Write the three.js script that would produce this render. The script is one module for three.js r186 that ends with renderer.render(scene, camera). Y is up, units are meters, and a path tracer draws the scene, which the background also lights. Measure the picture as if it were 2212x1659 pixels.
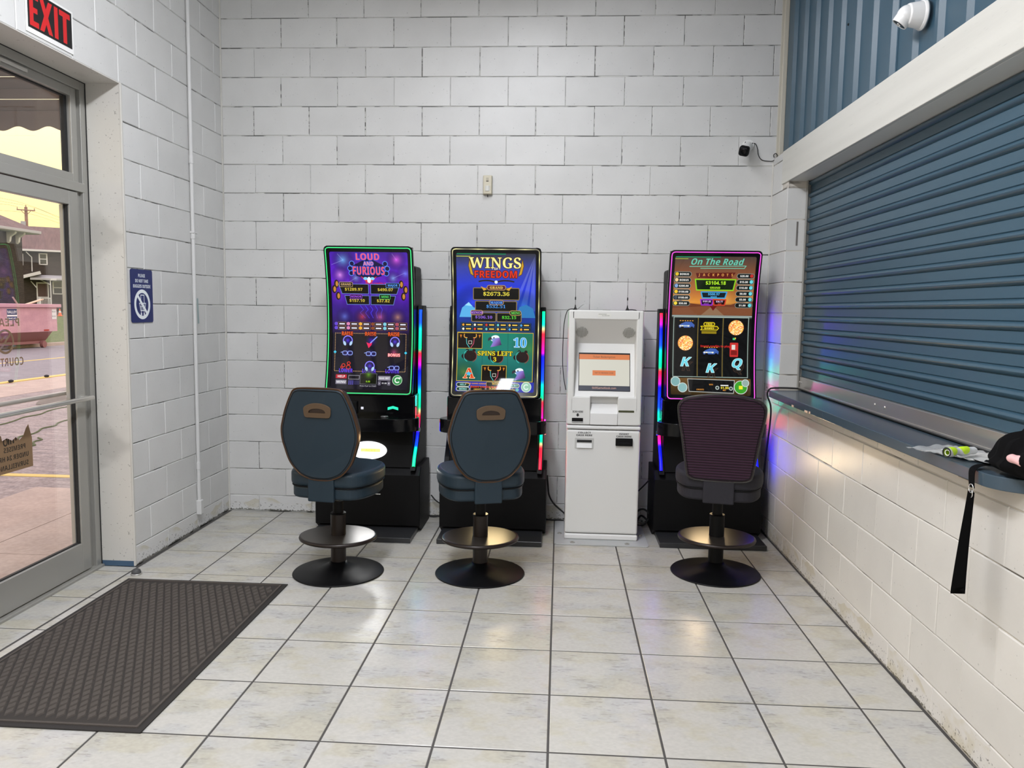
import * as THREE from 'three';
import { RoundedBoxGeometry } from 'three/addons/geometries/RoundedBoxGeometry.js';
import { mergeGeometries, toCreasedNormals } from 'three/addons/utils/BufferGeometryUtils.js';
import { RectAreaLightUniformsLib } from 'three/addons/lights/RectAreaLightUniformsLib.js';

// ---------- renderer, camera, sky, lights ----------
const renderer = new THREE.WebGLRenderer({ antialias: true });
renderer.toneMapping = THREE.LinearToneMapping;
renderer.toneMappingExposure = 1.0;
renderer.shadowMap.enabled = true;
RectAreaLightUniformsLib.init();
const scene = new THREE.Scene();
const camera = new THREE.PerspectiveCamera(52.44, 2212 / 1659, 0.05, 400);
camera.position.set(2.4503, 1.5422, 5.6421);
camera.rotation.order = 'YXZ';
camera.rotation.set(-0.0955, 0.0605, 0.0147);

// hazy evening sky: yellow low down, paler and rosier higher up
{
  const w = 256, h = 128, d = new Float32Array(w * h * 4);
  for (let j = 0; j < h; j++) for (let i = 0; i < w; i++) {
    const el = ((j + 0.5) / h - 0.5) * Math.PI;                       // row 0 is straight down
    const t = Math.min(1, Math.max(0, el / 0.55)), s = t * t * (3 - 2 * t);
    const c = el < -0.02 ? [0.5, 0.42, 0.36] : [1.60 + 0.45 * s, 1.28 + 0.55 * s, 0.42 + 1.55 * s];
    const k = 1 + 0.05 * Math.sin(i * Math.PI * 6 / w + 5 * el) * Math.sin(el * 9 + 1);
    d.set([c[0] * k, c[1] * k, c[2] * k, 1], (j * w + i) * 4);
  }
  const sky = new THREE.DataTexture(d, w, h, THREE.RGBAFormat, THREE.FloatType);
  sky.mapping = THREE.EquirectangularReflectionMapping;
  sky.magFilter = sky.minFilter = THREE.LinearFilter;
  sky.needsUpdate = true;
  scene.background = sky;
}
const TUBE_POWER = 62;           // overhead fluorescent fittings
const STRIP_POWER = 26;          // rainbow strips on the machines' flanks
const SIGN_POWER = 24;            // the lit oval signs on the machines
const TUBE_COLOR = 0xf6f8ff;

// ---------- helpers ----------
let seed = 20240611;
const rnd = () => { seed = (seed + 0x6D2B79F5) | 0; let t = Math.imul(seed ^ (seed >>> 15), 1 | seed); t = (t + Math.imul(t ^ (t >>> 7), 61 | t)) ^ t; return ((t ^ (t >>> 14)) >>> 0) / 4294967296; };
const rr = (a, b) => a + (b - a) * rnd();
const used = {};
function numbered(name) { const n = used[name] = (used[name] ?? -1) + 1; return n ? `${name}_${String(n).padStart(3, '0')}` : name; }
function shade(m) { m.castShadow = true; m.receiveShadow = true; return m; }
function thing(name, label, category, pos = [0, 0, 0], turn = 0, group) {
  const o = new THREE.Group(); o.name = numbered(name); o.position.set(...pos); o.rotation.y = turn;
  o.userData = { label, category }; if (group) o.userData.group = group; scene.add(o); return o;
}
function single(name, label, category, geo, mat, group) {
  const m = shade(new THREE.Mesh(geo, mat)); m.name = numbered(name); m.userData = { label, category }; if (group) m.userData.group = group; scene.add(m); return m;
}
function structure(name, label, category) { const o = new THREE.Group(); o.name = name; o.userData = { kind: 'structure', label, category }; scene.add(o); return o; }
function part(parent, name, geo, mat, label) {
  const m = shade(new THREE.Mesh(Array.isArray(geo) ? merged(geo) : geo, mat)); m.name = name; if (label) m.userData.label = label; parent.add(m); return m;
}
function merged(list) { return list.length === 1 ? list[0] : mergeGeometries(list.map((g) => { const n = g.index ? g.toNonIndexed() : g; for (const k of Object.keys(n.attributes)) if (!['position', 'normal', 'uv'].includes(k)) n.deleteAttribute(k); return n; })); }
const box = (w, h, d, x = 0, y = 0, z = 0) => new THREE.BoxGeometry(w, h, d).translate(x, y, z);
const bx = (x0, x1, y0, y1, z0, z1) => box(x1 - x0, y1 - y0, z1 - z0, (x0 + x1) / 2, (y0 + y1) / 2, (z0 + z1) / 2);
const rbox = (w, h, d, r = 0.006, x = 0, y = 0, z = 0, s = 2) => new RoundedBoxGeometry(w, h, d, s, Math.min(r, w / 2.01, h / 2.01, d / 2.01)).translate(x, y, z);
const rbx = (x0, x1, y0, y1, z0, z1, r = 0.006) => rbox(x1 - x0, y1 - y0, z1 - z0, r, (x0 + x1) / 2, (y0 + y1) / 2, (z0 + z1) / 2);
const cyl = (r0, r1, h, x = 0, y = 0, z = 0, n = 32) => new THREE.CylinderGeometry(r1, r0, h, n).translate(x, y + h / 2, z);
const V3 = (a) => new THREE.Vector3(...a);
const tube = (pts, r, seg = 40, closed = false, n = 8) => new THREE.TubeGeometry(new THREE.CatmullRomCurve3(pts.map(V3), closed, 'catmullrom', 0.5), seg, r, n, closed);
const rod = (a, b, r, n = 12) => { const A = V3(a), B = V3(b), L = A.distanceTo(B); const g = new THREE.CylinderGeometry(r, r, L, n); g.applyQuaternion(new THREE.Quaternion().setFromUnitVectors(new THREE.Vector3(0, 1, 0), B.clone().sub(A).normalize())); return g.translate((A.x + B.x) / 2, (A.y + B.y) / 2, (A.z + B.z) / 2); };
const lathe = (pts, n = 64) => new THREE.LatheGeometry(pts.map(([r, y]) => new THREE.Vector2(r, y)), n);
function roundRect(w, h, r, path = new THREE.Shape(), cx = 0, cy = 0) {
  const x = cx - w / 2, y = cy - h / 2; path.moveTo(x + r, y); path.lineTo(x + w - r, y); path.absarc(x + w - r, y + r, r, -Math.PI / 2, 0); path.lineTo(x + w, y + h - r); path.absarc(x + w - r, y + h - r, r, 0, Math.PI / 2);
  path.lineTo(x + r, y + h); path.absarc(x + r, y + h - r, r, Math.PI / 2, Math.PI); path.lineTo(x, y + r); path.absarc(x + r, y + r, r, Math.PI, Math.PI * 1.5); return path;
}
const extrude = (shape, depth, bevel = 0, seg = 3, curve = 16) => new THREE.ExtrudeGeometry(shape, { depth, bevelEnabled: bevel > 0, bevelThickness: bevel, bevelSize: bevel, bevelOffset: -bevel, bevelSegments: seg, curveSegments: curve });
const poly = (pts) => { const s = new THREE.Shape(); pts.forEach(([x, y], i) => (i ? s.lineTo(x, y) : s.moveTo(x, y))); s.closePath(); return s; };
function metreUV(g, size = 1, du = 0, dv = 0) {                       // uv in metres, by the way each face points
  const n = g.attributes.normal, p = g.attributes.position, uv = new Float32Array(p.count * 2);
  for (let i = 0; i < p.count; i++) {
    const ax = Math.abs(n.getX(i)), ay = Math.abs(n.getY(i)), az = Math.abs(n.getZ(i)); let u, v;
    if (az >= ax && az >= ay) { u = p.getX(i); v = p.getY(i); } else if (ax >= ay) { u = p.getZ(i); v = p.getY(i); } else { u = p.getX(i); v = p.getZ(i); }
    uv[2 * i] = u / size + du; uv[2 * i + 1] = v / size + dv;
  }
  g.setAttribute('uv', new THREE.BufferAttribute(uv, 2)); return g;
}
// ---------- computed textures ----------
const hash = (x, y, s) => { let h = Math.imul(x, 374761393) + Math.imul(y, 668265263) + Math.imul(s, 1442695041); h = Math.imul(h ^ (h >>> 13), 1274126177); return ((h ^ (h >>> 16)) >>> 0) / 4294967296; };
function noise(x, y, px, py, s) {                                      // value noise repeating after px, py cells
  const xi = Math.floor(x), yi = Math.floor(y), fx = x - xi, fy = y - yi, u = fx * fx * (3 - 2 * fx), v = fy * fy * (3 - 2 * fy);
  const m = (a, n) => ((a % n) + n) % n, h = (a, b) => hash(m(a, px), m(b, py), s);
  return (h(xi, yi) * (1 - u) + h(xi + 1, yi) * u) * (1 - v) + (h(xi, yi + 1) * (1 - u) + h(xi + 1, yi + 1) * u) * v;
}
function fbm(u, v, cx, cy, oct, s) { let a = 0.5, t = 0, n = 0; for (let k = 0; k < oct; k++) { t += a * noise(u * cx, v * cy, cx, cy, s + k); n += a; a *= 0.5; cx *= 2; cy *= 2; } return t / n; }
function pixels(w, h, f, srgb = true) {
  const d = new Uint8Array(w * h * 4);
  for (let j = 0; j < h; j++) for (let i = 0; i < w; i++) { const c = f((i + 0.5) / w, (j + 0.5) / h, i, j); const k = (j * w + i) * 4; d[k] = Math.max(0, Math.min(255, c[0])); d[k + 1] = Math.max(0, Math.min(255, c[1])); d[k + 2] = Math.max(0, Math.min(255, c[2])); d[k + 3] = c[3] ?? 255; }
  const t = new THREE.DataTexture(d, w, h); t.wrapS = t.wrapT = THREE.RepeatWrapping; t.magFilter = THREE.LinearFilter; t.minFilter = THREE.LinearMipmapLinearFilter; t.generateMipmaps = true; if (srgb) t.colorSpace = THREE.SRGBColorSpace; t.needsUpdate = true; return t;
}
function canvasTex(w, h, draw, srgb = true) {
  const c = document.createElement('canvas'); c.width = w; c.height = h; const g = c.getContext('2d'); draw(g, w, h);
  const t = new THREE.CanvasTexture(c); if (srgb) t.colorSpace = THREE.SRGBColorSpace; t.anisotropy = 8; return t;
}
const std = (o) => new THREE.MeshStandardMaterial(o);
const phys = (o) => new THREE.MeshPhysicalMaterial(o);
const rgb = (r, g, b) => new THREE.Color().setRGB(r, g, b);
const sm = (a, b, x) => { const t = Math.max(0, Math.min(1, (x - a) / (b - a))); return t * t * (3 - 2 * t); };

// pits left in the painted blocks
const pits = []; for (let k = 0; k < 230; k++) pits.push([rnd(), rnd(), rr(0.0010, 0.0034) * (rnd() < 0.08 ? 2.2 : 1), rr(0.3, 1)]);
const pitGrid = {}; for (const q of pits) for (let a = -1; a <= 1; a++) for (let b = -1; b <= 1; b++) { const k = `${Math.floor(q[0] * 24 + a + 24) % 24},${Math.floor(q[1] * 24 + b + 24) % 24}`; (pitGrid[k] ??= []).push(q); }
const pit = (u, v) => { let m = 0; for (const [a, b, r, s] of pitGrid[`${Math.floor(u * 24)},${Math.floor(v * 24)}`] ?? []) { let dx = Math.abs(u - a), dy = Math.abs(v - b); dx = Math.min(dx, 1 - dx); dy = Math.min(dy, 1 - dy); const d = Math.hypot(dx, dy * 1.3) / r; if (d < 1) m = Math.max(m, s * (1 - d * d)); } return m; };
const paintMap = pixels(1024, 1024, (u, v) => { const n = fbm(u, v, 5, 5, 4, 11), p = pit(u, v); const c = 236 + 16 * (n - 0.5) - 62 * p; return [c, c, c - 1]; });
const paintBump = pixels(1024, 1024, (u, v) => { const c = 150 + 44 * (fbm(u, v, 48, 48, 3, 21) - 0.5) + 34 * (fbm(u, v, 6, 6, 3, 31) - 0.5) - 120 * pit(u, v); return [c, c, c]; }, false);
const stainMap = pixels(2048, 512, (u, v) => {                        // dust smudges, specks and a thin line of grime along the foot of the walls; one tile is 1.2 m by 0.3 m
  const y = v * 0.3, n = fbm(u, v, 9, 3, 4, 41), m = fbm(u, v, 150, 38, 3, 47), reach = 0.03 + 0.10 * fbm(u, 0.5, 7, 3, 3, 43);
  const dust = y < reach ? sm(0.40, 0.62, n) * (0.55 + 0.45 * m) : 0, line = y < 0.004 + 0.012 * fbm(u, 0.3, 40, 3, 3, 53) ? sm(0.40, 0.55, m) : 0, speck = y < 0.06 ? sm(0.70, 0.76, m) : 0;
  const p = pit(u, (v * 0.25) % 1), c = 236 - 60 * p - 110 * Math.max(line, speck * 0.7); return [c - 16 * dust, c - 21 * dust, c - 38 * dust - 8 * line];
});
const tileMap = pixels(1024, 1024, (u, v) => {                         // clouded ceramic with short grey streaks
  const a = fbm(u, v, 6, 9, 5, 61), b = fbm(u, v, 8, 12, 5, 67), st = fbm(u, v, 34, 130, 3, 71), f = fbm(u, v, 90, 120, 2, 77);
  const warm = sm(0.46, 0.64, a), grey = sm(0.46, 0.72, b), vein = sm(0.63, 0.74, st) * sm(0.50, 0.62, b);
  return [229 - 4 * warm - 9 * grey - 20 * vein + 14 * (f - 0.5), 227 - 6 * warm - 7 * grey - 20 * vein + 14 * (f - 0.5), 222 - 15 * warm - 3 * grey - 20 * vein + 14 * (f - 0.5)];
});
const tileBump = pixels(512, 512, (u, v) => { const c = 128 + 60 * (fbm(u, v, 12, 18, 4, 81) - 0.5); return [c, c, c]; }, false);
const fuzz = pixels(256, 256, (u, v) => { const c = 128 + 110 * (fbm(u, v, 60, 60, 2, 91) - 0.5); return [c, c, c]; }, false);
const leatherBump = pixels(512, 512, (u, v) => { const c = 128 + 80 * (fbm(u, v, 90, 90, 2, 95) - 0.5) + 40 * (fbm(u, v, 6, 6, 3, 97) - 0.5); return [c, c, c]; }, false);
const groundNoise = (base, amp, cx, cy, s, size = 512) => pixels(size, size, (u, v) => { const n = fbm(u, v, cx, cy, 4, s) - 0.5, f = fbm(u, v, 100, 100, 2, s + 9) - 0.5; return base.map((b, i) => b + amp * n * (1 - 0.12 * i) + amp * 0.9 * f); });

// ---------- shared materials ----------
const wallMats = [0.74, 0.725, 0.755].map((a) => std({ color: rgb(a, a, a * 0.99), map: paintMap, bumpMap: paintBump, bumpScale: 0.0016, roughness: 0.42 }));
const wallFoot = std({ color: rgb(0.74, 0.74, 0.73), map: stainMap, bumpMap: paintBump, bumpScale: 0.0022, roughness: 0.55 });
const creamMats = [0.76, 0.745, 0.775].map((a) => std({ color: rgb(a, a * 0.965, a * 0.91), map: paintMap, bumpMap: paintBump, bumpScale: 0.0012, roughness: 0.36 }));
const creamFoot = std({ color: rgb(0.76, 0.733, 0.69), map: stainMap, bumpMap: paintBump, bumpScale: 0.0016, roughness: 0.5 });
const jointMap = pixels(1024, 1024, (u, v) => { const n = fbm(u, v, 14, 60, 4, 111), c = 235 - 150 * sm(0.46, 0.64, n); return [c, c, c - 4]; });   // paint missing from the joints here and there
const mortarMat = std({ color: rgb(0.68, 0.68, 0.67), map: jointMap, roughness: 0.6, bumpMap: paintBump, bumpScale: 0.002 });
const jointMap2 = pixels(512, 512, (u, v) => { const n = fbm(u, v, 8, 40, 4, 121), c = 235 - 110 * sm(0.5, 0.68, n); return [c, c - 2, c - 6]; });
const mortarCream = std({ color: rgb(0.73, 0.70, 0.66), map: jointMap2, roughness: 0.6, bumpMap: paintBump, bumpScale: 0.002 });
const plasterMap = pixels(512, 512, (u, v) => { const c = 236 - 26 * sm(0.55, 0.75, fbm(u, v, 4, 5, 4, 131)) - 60 * sm(0.84, 0.88, fbm(u, v, 110, 130, 2, 137)); return [c, c - 1, c - 4]; });
const plaster = std({ color: rgb(0.70, 0.69, 0.66), roughness: 0.5, map: plasterMap });
const black = phys({ color: rgb(0.003, 0.003, 0.0035), roughness: 0.5, specularIntensity: 0.35 });
const blackGloss = phys({ color: rgb(0.003, 0.003, 0.0035), roughness: 0.14, specularIntensity: 0.5 });
const blackRubber = std({ color: rgb(0.012, 0.012, 0.012), roughness: 0.7 });
const chrome = std({ color: rgb(0.75, 0.75, 0.74), metalness: 1, roughness: 0.2 });
const alu = std({ color: rgb(0.36, 0.355, 0.33), metalness: 0.45, roughness: 0.42 });
const aluLight = std({ color: rgb(0.62, 0.61, 0.58), metalness: 0.9, roughness: 0.35 });
const whitePlastic = std({ color: rgb(0.78, 0.78, 0.76), roughness: 0.35 });
const blueSteel = std({ color: rgb(0.036, 0.083, 0.122), roughness: 0.36 });
const glass = phys({ color: 0xffffff, transmission: 1, thickness: 0, roughness: 0, ior: 1.5 });
const darkPane = std({ color: rgb(0.05, 0.055, 0.06), roughness: 0.08 });
const glow = (r, g, b, k = 1) => std({ color: rgb(0, 0, 0), emissive: rgb(r, g, b), emissiveIntensity: k, roughness: 0.5 });

// ================= THE ROOM =================
const L0 = 3.5743, COURSE = 0.2032, XR = 3.907, XL = -0.02, CEIL = 3.86, ROOM_Z = 9.0;
const line = (k) => L0 - COURSE * k;                                   // height of mortar line k
const blockCache = {};
function blockGeo(w, h, v) {                                           // front face bevelled towards the joints, front at z = 0
  const key = `${Math.round(w * 500)},${Math.round(h * 500)},${v}`; if (blockCache[key]) return blockCache[key];
  const b = 0.0035, d = 0.02, X = w / 2, Y = h / 2, f = [[-X + b, -Y + b, 0], [X - b, -Y + b, 0], [X - b, Y - b, 0], [-X + b, Y - b, 0]], m = [[-X, -Y, -b], [X, -Y, -b], [X, Y, -b], [-X, Y, -b]], r = m.map(([x, y]) => [x, y, -d]), pos = [];
  const quad = (a, c, e, g) => pos.push(...a, ...c, ...e, ...a, ...e, ...g);
  quad(...f); for (let i = 0; i < 4; i++) { const j = (i + 1) % 4; quad(m[i], m[j], f[j], f[i]); quad(r[i], r[j], m[j], m[i]); }
  const g = new THREE.BufferGeometry(); g.setAttribute('position', new THREE.Float32BufferAttribute(pos, 3)); g.computeVertexNormals();
  return (blockCache[key] = metreUV(g, 1.2, v * 0.37, v * 0.23));
}
function footGeo(w, h, v) { const g = blockGeo(w, h, v).clone(), p = g.attributes.position, uv = g.attributes.uv; for (let i = 0; i < p.count; i++) uv.setXY(i, p.getX(i) / 1.2 + v * 0.29, (p.getY(i) + h / 2) / 0.3); return g; }
// rows of blocks in a wall's own frame: x along the wall, y up, front at z = 0; spans(row) gives the stretches [from, to] that the row fills
function layBlocks(wall, rows, spans, offset, mats, foot) {
  for (const k of rows) {
    const top = Math.min(line(k), CEIL), bottom = Math.max(line(k + 1), 0.004); if (top - bottom < 0.02) continue;
    const drift = rr(-0.004, 0.004);
    for (const [a, b] of spans(k)) {
      const first = Math.floor((a - offset(k)) / 0.4064), cuts = [a];
      for (let i = first; i < first + 40; i++) { const x = offset(k) + 0.4064 * i + drift + rr(-0.006, 0.006); if (x > a + 0.05 && x < b - 0.05) cuts.push(x); }
      cuts.push(b);
      for (let i = 0; i + 1 < cuts.length; i++) {
        const gap = rnd() < 0.35 ? 0.0012 : rr(0.002, 0.006), gy = rr(0.002, 0.0055), w = cuts[i + 1] - cuts[i] - gap, h = top - bottom - gy, v = Math.floor(rnd() * 5);
        const low = bottom < 0.05;
        const m = part(wall, 'block', low ? footGeo(w, h, v) : blockGeo(w, h, v), low ? foot : mats[Math.floor(rnd() * mats.length)]);
        m.position.set((cuts[i] + cuts[i + 1]) / 2, (top + bottom) / 2 + (low ? 0 : rr(-0.001, 0.001)), rr(-0.0015, 0.001)); m.rotation.x = rr(-0.004, 0.004); m.rotation.y = rr(-0.003, 0.003);
      }
    }
  }
}
const ROWS = []; for (let k = -2; k <= 17; k++) ROWS.push(k);
const mortarSlab = (x0, x1, y0, y1, t = 0.2) => metreUV(bx(x0, x1, y0, y1, -t, -0.0055), 1.2);

// back wall
const wallBack = structure('wall_back', 'white painted concrete block wall behind the gaming machines', 'wall');
part(wallBack, 'mortar', mortarSlab(-0.3, 4.3, -0.05, CEIL), mortarMat);
layBlocks(wallBack, ROWS, (k) => [[XL, k >= 5 ? XR : 3.945]], (k) => 0.4204 + (k % 2 ? -0.2032 : 0), wallMats, wallFoot);

part(wallBack, 'corner_caulk', [cyl(0.007, 0.007, CEIL, XL + 0.002, 0, 0.002, 10), cyl(0.006, 0.006, 2.58, XR - 0.002, 0, 0.002, 10)], plaster);
// left wall (front faces +x): own x runs towards the back wall
const DOOR_A = 1.31, DOOR_B = 3.36, HEAD = 2.765, WIN_A = 3.75, WIN_B = 8.4, WIN_0 = 0.15, WIN_1 = 3.3;
const wallLeft = structure('wall_left', 'white painted concrete block wall around the glass door', 'wall');
wallLeft.position.set(XL, 0, 0); wallLeft.rotation.y = Math.PI / 2;
part(wallLeft, 'mortar', [mortarSlab(-DOOR_A + 0.002, 0.0, -0.05, HEAD), mortarSlab(-DOOR_B, 0.0, HEAD + 0.001, CEIL), mortarSlab(-WIN_A, -DOOR_B, -0.05, CEIL), mortarSlab(-ROOM_Z, -WIN_B, -0.05, CEIL), mortarSlab(-WIN_B, -WIN_A, -0.05, WIN_0), mortarSlab(-WIN_B, -WIN_A, WIN_1, CEIL)], mortarMat);
layBlocks(wallLeft, ROWS, (k) => (k <= 3 ? [[-3.6, 0]] : [[-DOOR_A, 0], [-3.6, -DOOR_B]]), (k) => (k % 2 ? 0 : 0.2032) - 0.11, wallMats, wallFoot);
part(wallLeft, 'plain_wall', [bx(-WIN_A, -3.6, 0, CEIL, -0.005, 0), bx(-ROOM_Z, -WIN_B, 0, CEIL, -0.005, 0), bx(-WIN_B, -WIN_A, 0, WIN_0, -0.005, 0), bx(-WIN_B, -WIN_A, WIN_1, CEIL, -0.005, 0)], wallMats[0]);
// smooth reveal of the doorway, with a bead on the corner and a strip of old blue paint at its foot
part(wallLeft, 'jamb_lining', metreUV(bx(-DOOR_A - 0.006, -DOOR_A + 0.004, 0.034, HEAD, -0.215, -0.001), 1.2), plaster);
part(wallLeft, 'old_paint_strip', bx(-DOOR_A - 0.0055, -DOOR_A + 0.004, 0.002, 0.034, -0.215, -0.001), std({ color: rgb(0.05, 0.10, 0.17), roughness: 0.6 }), 'strip of old blue paint at the foot of the jamb');
part(wallLeft, 'corner_bead', rbx(-DOOR_A - 0.007, -DOOR_A + 0.008, 0.004, HEAD, -0.008, 0.004, 0.003), plaster);
part(wallLeft, 'soffit', metreUV(bx(-DOOR_B, -DOOR_A, HEAD - 0.006, HEAD, -0.215, -0.002), 1.2), plaster);
part(wallLeft, 'jamb_lining', bx(-DOOR_B, -DOOR_B + 0.006, 0, HEAD, -0.215, -0.001), plaster);

// right wall below the counter, pier and upper part (front faces -x): own x runs towards the camera
const wallRight = structure('wall_right', 'cream block wall with counter opening and blue ribbed metal above', 'wall');
wallRight.position.set(XR, 0, 0); wallRight.rotation.y = -Math.PI / 2;
const PIER = 0.385, SILL = 0.995, OPEN_B = 3.35, OPEN_T = 2.396, HEAD_T = 2.61;
part(wallRight, 'mortar', [mortarSlab(0, ROOM_Z, -0.05, SILL), mortarSlab(0, PIER - 0.003, SILL, HEAD_T, 0.16), mortarSlab(OPEN_B, ROOM_Z, SILL, HEAD_T)], mortarCream);
layBlocks(wallRight, [13, 14, 15, 16, 17], () => [[0.0, 5.2]], (k) => (k % 2 ? 0.2032 : 0) + 0.03, creamMats, creamFoot);
for (const [a, b] of [[0.933, SILL]]) for (let i = 0; i < 13; i++) { const m = part(wallRight, 'block', blockGeo(0.4, b - a - 0.004, i % 5), creamMats[i % 3]); m.position.set(0.2 + 0.4064 * i, (a + b) / 2, 0); }
part(wallRight, 'plain_wall', [bx(5.2, ROOM_Z, 0, SILL, -0.005, 0), bx(OPEN_B, ROOM_Z, SILL, HEAD_T, -0.005, 0)], creamMats[0]);
for (let k = 4; k <= 12; k++) {                                        // pier blocks, seen on two faces
  const top = k === 4 ? HEAD_T : Math.min(line(k), HEAD_T), bottom = Math.max(line(k + 1), SILL + 0.05), short = k === 4; if (top - bottom < 0.02) continue;
  const len = k === 4 || line(k) > OPEN_T + 0.05 ? 0.24 : PIER;
  const g = metreUV(new RoundedBoxGeometry(len - 0.004, top - bottom - 0.005, 0.15, 1, 0.004), 1.2, k * 0.37, k * 0.21);
  const m = part(wallRight, 'block', g, wallMats[k % 3]); m.position.set(len / 2, (top + bottom) / 2, -0.075 + rr(-0.001, 0.001));
}
part(wallRight, 'pier_groove', rbox(0.001, 0.155, 0.012, 0.0005, PIER - 0.0012, 2.06, -0.072), std({ color: rgb(0.16, 0.15, 0.14), roughness: 0.9 }), 'narrow groove in a pier block');
// ribbed metal sheets above the lintel
{
  const rib = 0.2285, per = 4, sheet = (n) => { const pts = []; for (let i = 0; i < n; i++) { const u = i * rib; pts.push([u, 0], [u + 0.150, 0], [u + 0.168, 0.020], [u + 0.196, 0.020], [u + 0.214, 0]); } pts.push([n * rib, 0]); const back = pts.slice().reverse().map(([a, b]) => [a, b - 0.0025]); return extrude(poly([...pts, ...back]), CEIL - HEAD_T + 0.02).rotateX(Math.PI / 2).translate(0, CEIL - HEAD_T + 0.02, 0); };
  const g = sheet(per); for (let i = 0; i < 8; i++) { const m = part(wallRight, 'siding_sheet', g, blueSteel); m.position.set(0.022 + i * per * rib, HEAD_T - 0.02, -0.058 + (i % 2) * 0.0026); }
  part(wallRight, 'siding_backing', bx(0, ROOM_Z, HEAD_T - 0.02, CEIL, -0.2, -0.068), blueSteel);
  part(wallRight, 'corner_trim', [rbx(0.001, 0.016, HEAD_T, CEIL, -0.06, -0.030, 0.003), rbx(0.001, 0.006, HEAD_T, CEIL, -0.045, -0.012, 0.002)], std({ color: rgb(0.55, 0.52, 0.44), roughness: 0.4 }), 'pale metal trim in the corner');
  for (const [u, y] of [[1.19, 3.09], [1.19, 3.62]]) part(wallRight, 'screw', new THREE.CylinderGeometry(0.006, 0.007, 0.006, 8).rotateX(Math.PI / 2).translate(u, y, -0.053), blackRubber);
}
// steel lintel over the counter opening
const lintel = structure('trim_1', 'wide white painted steel lintel above the blue shutter', 'lintel');
part(lintel, 'lintel_face', rbx(XR - 0.004, XR + 0.02, OPEN_T, HEAD_T, 0.24, 5.4, 0.004), std({ color: rgb(0.72, 0.71, 0.66), roughness: 0.35, map: paintMap }));
part(lintel, 'lintel_soffit', rbx(XR + 0.018, 4.12, OPEN_T, OPEN_T + 0.012, 0.24, 5.4, 0.002), std({ color: rgb(0.72, 0.71, 0.66), roughness: 0.4 }));
part(lintel, 'lintel_ledge', bx(XR + 0.018, 4.12, HEAD_T - 0.014, HEAD_T - 0.002, 0.24, 5.4), std({ color: rgb(0.72, 0.71, 0.66), roughness: 0.4 }));

// floor with single tiles
const floor = structure('floor', 'glazed cream and grey square floor tiles with dark grout', 'floor');
part(floor, 'grout', [bx(-0.02, 4.1, -0.06, -0.0022, -0.02, ROOM_Z), bx(-0.31, -0.02, -0.06, -0.0022, DOOR_A, DOOR_B)], std({ color: rgb(0.062, 0.058, 0.054), roughness: 0.85 }));
{
  const TX = 0.4074, TZ = 0.4110, GX = 2.4375, GZ = 0.9865, cache = {};
  const tileMat = [1, 0.975, 1.02].map((a) => std({ color: rgb(0.595 * a, 0.59 * a, 0.567 * a), map: tileMap, bumpMap: tileBump, bumpScale: 0.0007, roughness: 0.27 }));
  const tile = (w, d, v) => { const key = `${w.toFixed(3)},${d.toFixed(3)},${v}`; return (cache[key] ??= (() => { const g = new THREE.BufferGeometry(), b = 0.0022, X = w / 2, Z = d / 2, t = [[-X + b, 0, Z - b], [X - b, 0, Z - b], [X - b, 0, -Z + b], [-X + b, 0, -Z + b]], m = [[-X, -b * 0.7, Z], [X, -b * 0.7, Z], [X, -b * 0.7, -Z], [-X, -b * 0.7, -Z]], l = m.map(([x, , z]) => [x, -0.006, z]), p = []; const q = (a, c, e, f) => p.push(...a, ...c, ...e, ...a, ...e, ...f); q(...t); for (let i = 0; i < 4; i++) { const j = (i + 1) % 4; q(m[i], m[j], t[j], t[i]); q(l[i], l[j], m[j], m[i]); } g.setAttribute('position', new THREE.Float32BufferAttribute(p, 3)); g.computeVertexNormals(); return metreUV(g, 1.1, v * 0.413, v * 0.287); })()); };
  const lay = (x0, x1, z0, z1) => { if (x1 - x0 < 0.012 || z1 - z0 < 0.012) return; const g = 0.0085, m = part(floor, 'tile', tile(x1 - x0 - g, z1 - z0 - g, Math.floor(rnd() * 9)), tileMat[Math.floor(rnd() * 3)]); m.position.set((x0 + x1) / 2, rr(-0.0006, 0), (z0 + z1) / 2); };
  for (let i = -7; i < 4; i++) for (let j = -3; j < 13; j++) lay(Math.max(GX + i * TX, 0), Math.min(GX + (i + 1) * TX, XR - 0.004), Math.max(GZ + j * TZ, 0), GZ + (j + 1) * TZ);
  for (let j = 0; j < 6; j++) lay(-0.222, -0.006, Math.max(GZ + j * TZ, DOOR_A + 0.004), Math.min(GZ + (j + 1) * TZ, DOOR_B));
  part(floor, 'tiled_rest', metreUV(bx(0, XR, -0.006, 0, GZ + 13 * TZ, ROOM_Z), 1.1), tileMat[0]);
}
// ceiling, front wall, wall closing the store behind the shutter
const ceiling = structure('ceiling', 'white ceiling with fluorescent fittings', 'ceiling');
part(ceiling, 'ceiling_board', bx(-0.3, 4.5, CEIL, CEIL + 0.12, -0.2, ROOM_Z + 0.2), std({ color: rgb(0.6, 0.6, 0.58), roughness: 0.9 }));
const wallFront = structure('wall_front', 'plain white painted wall behind the viewer', 'wall');
part(wallFront, 'plain_wall', bx(-0.3, 4.5, -0.05, CEIL, ROOM_Z, ROOM_Z + 0.2), wallMats[1]);
const behind = structure('wall_behind_shutter', 'wall of the closed office behind the shutter', 'wall');
part(behind, 'plain_wall', bx(4.32, 4.5, 0, CEIL, -0.2, ROOM_Z), wallMats[1]);

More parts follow.
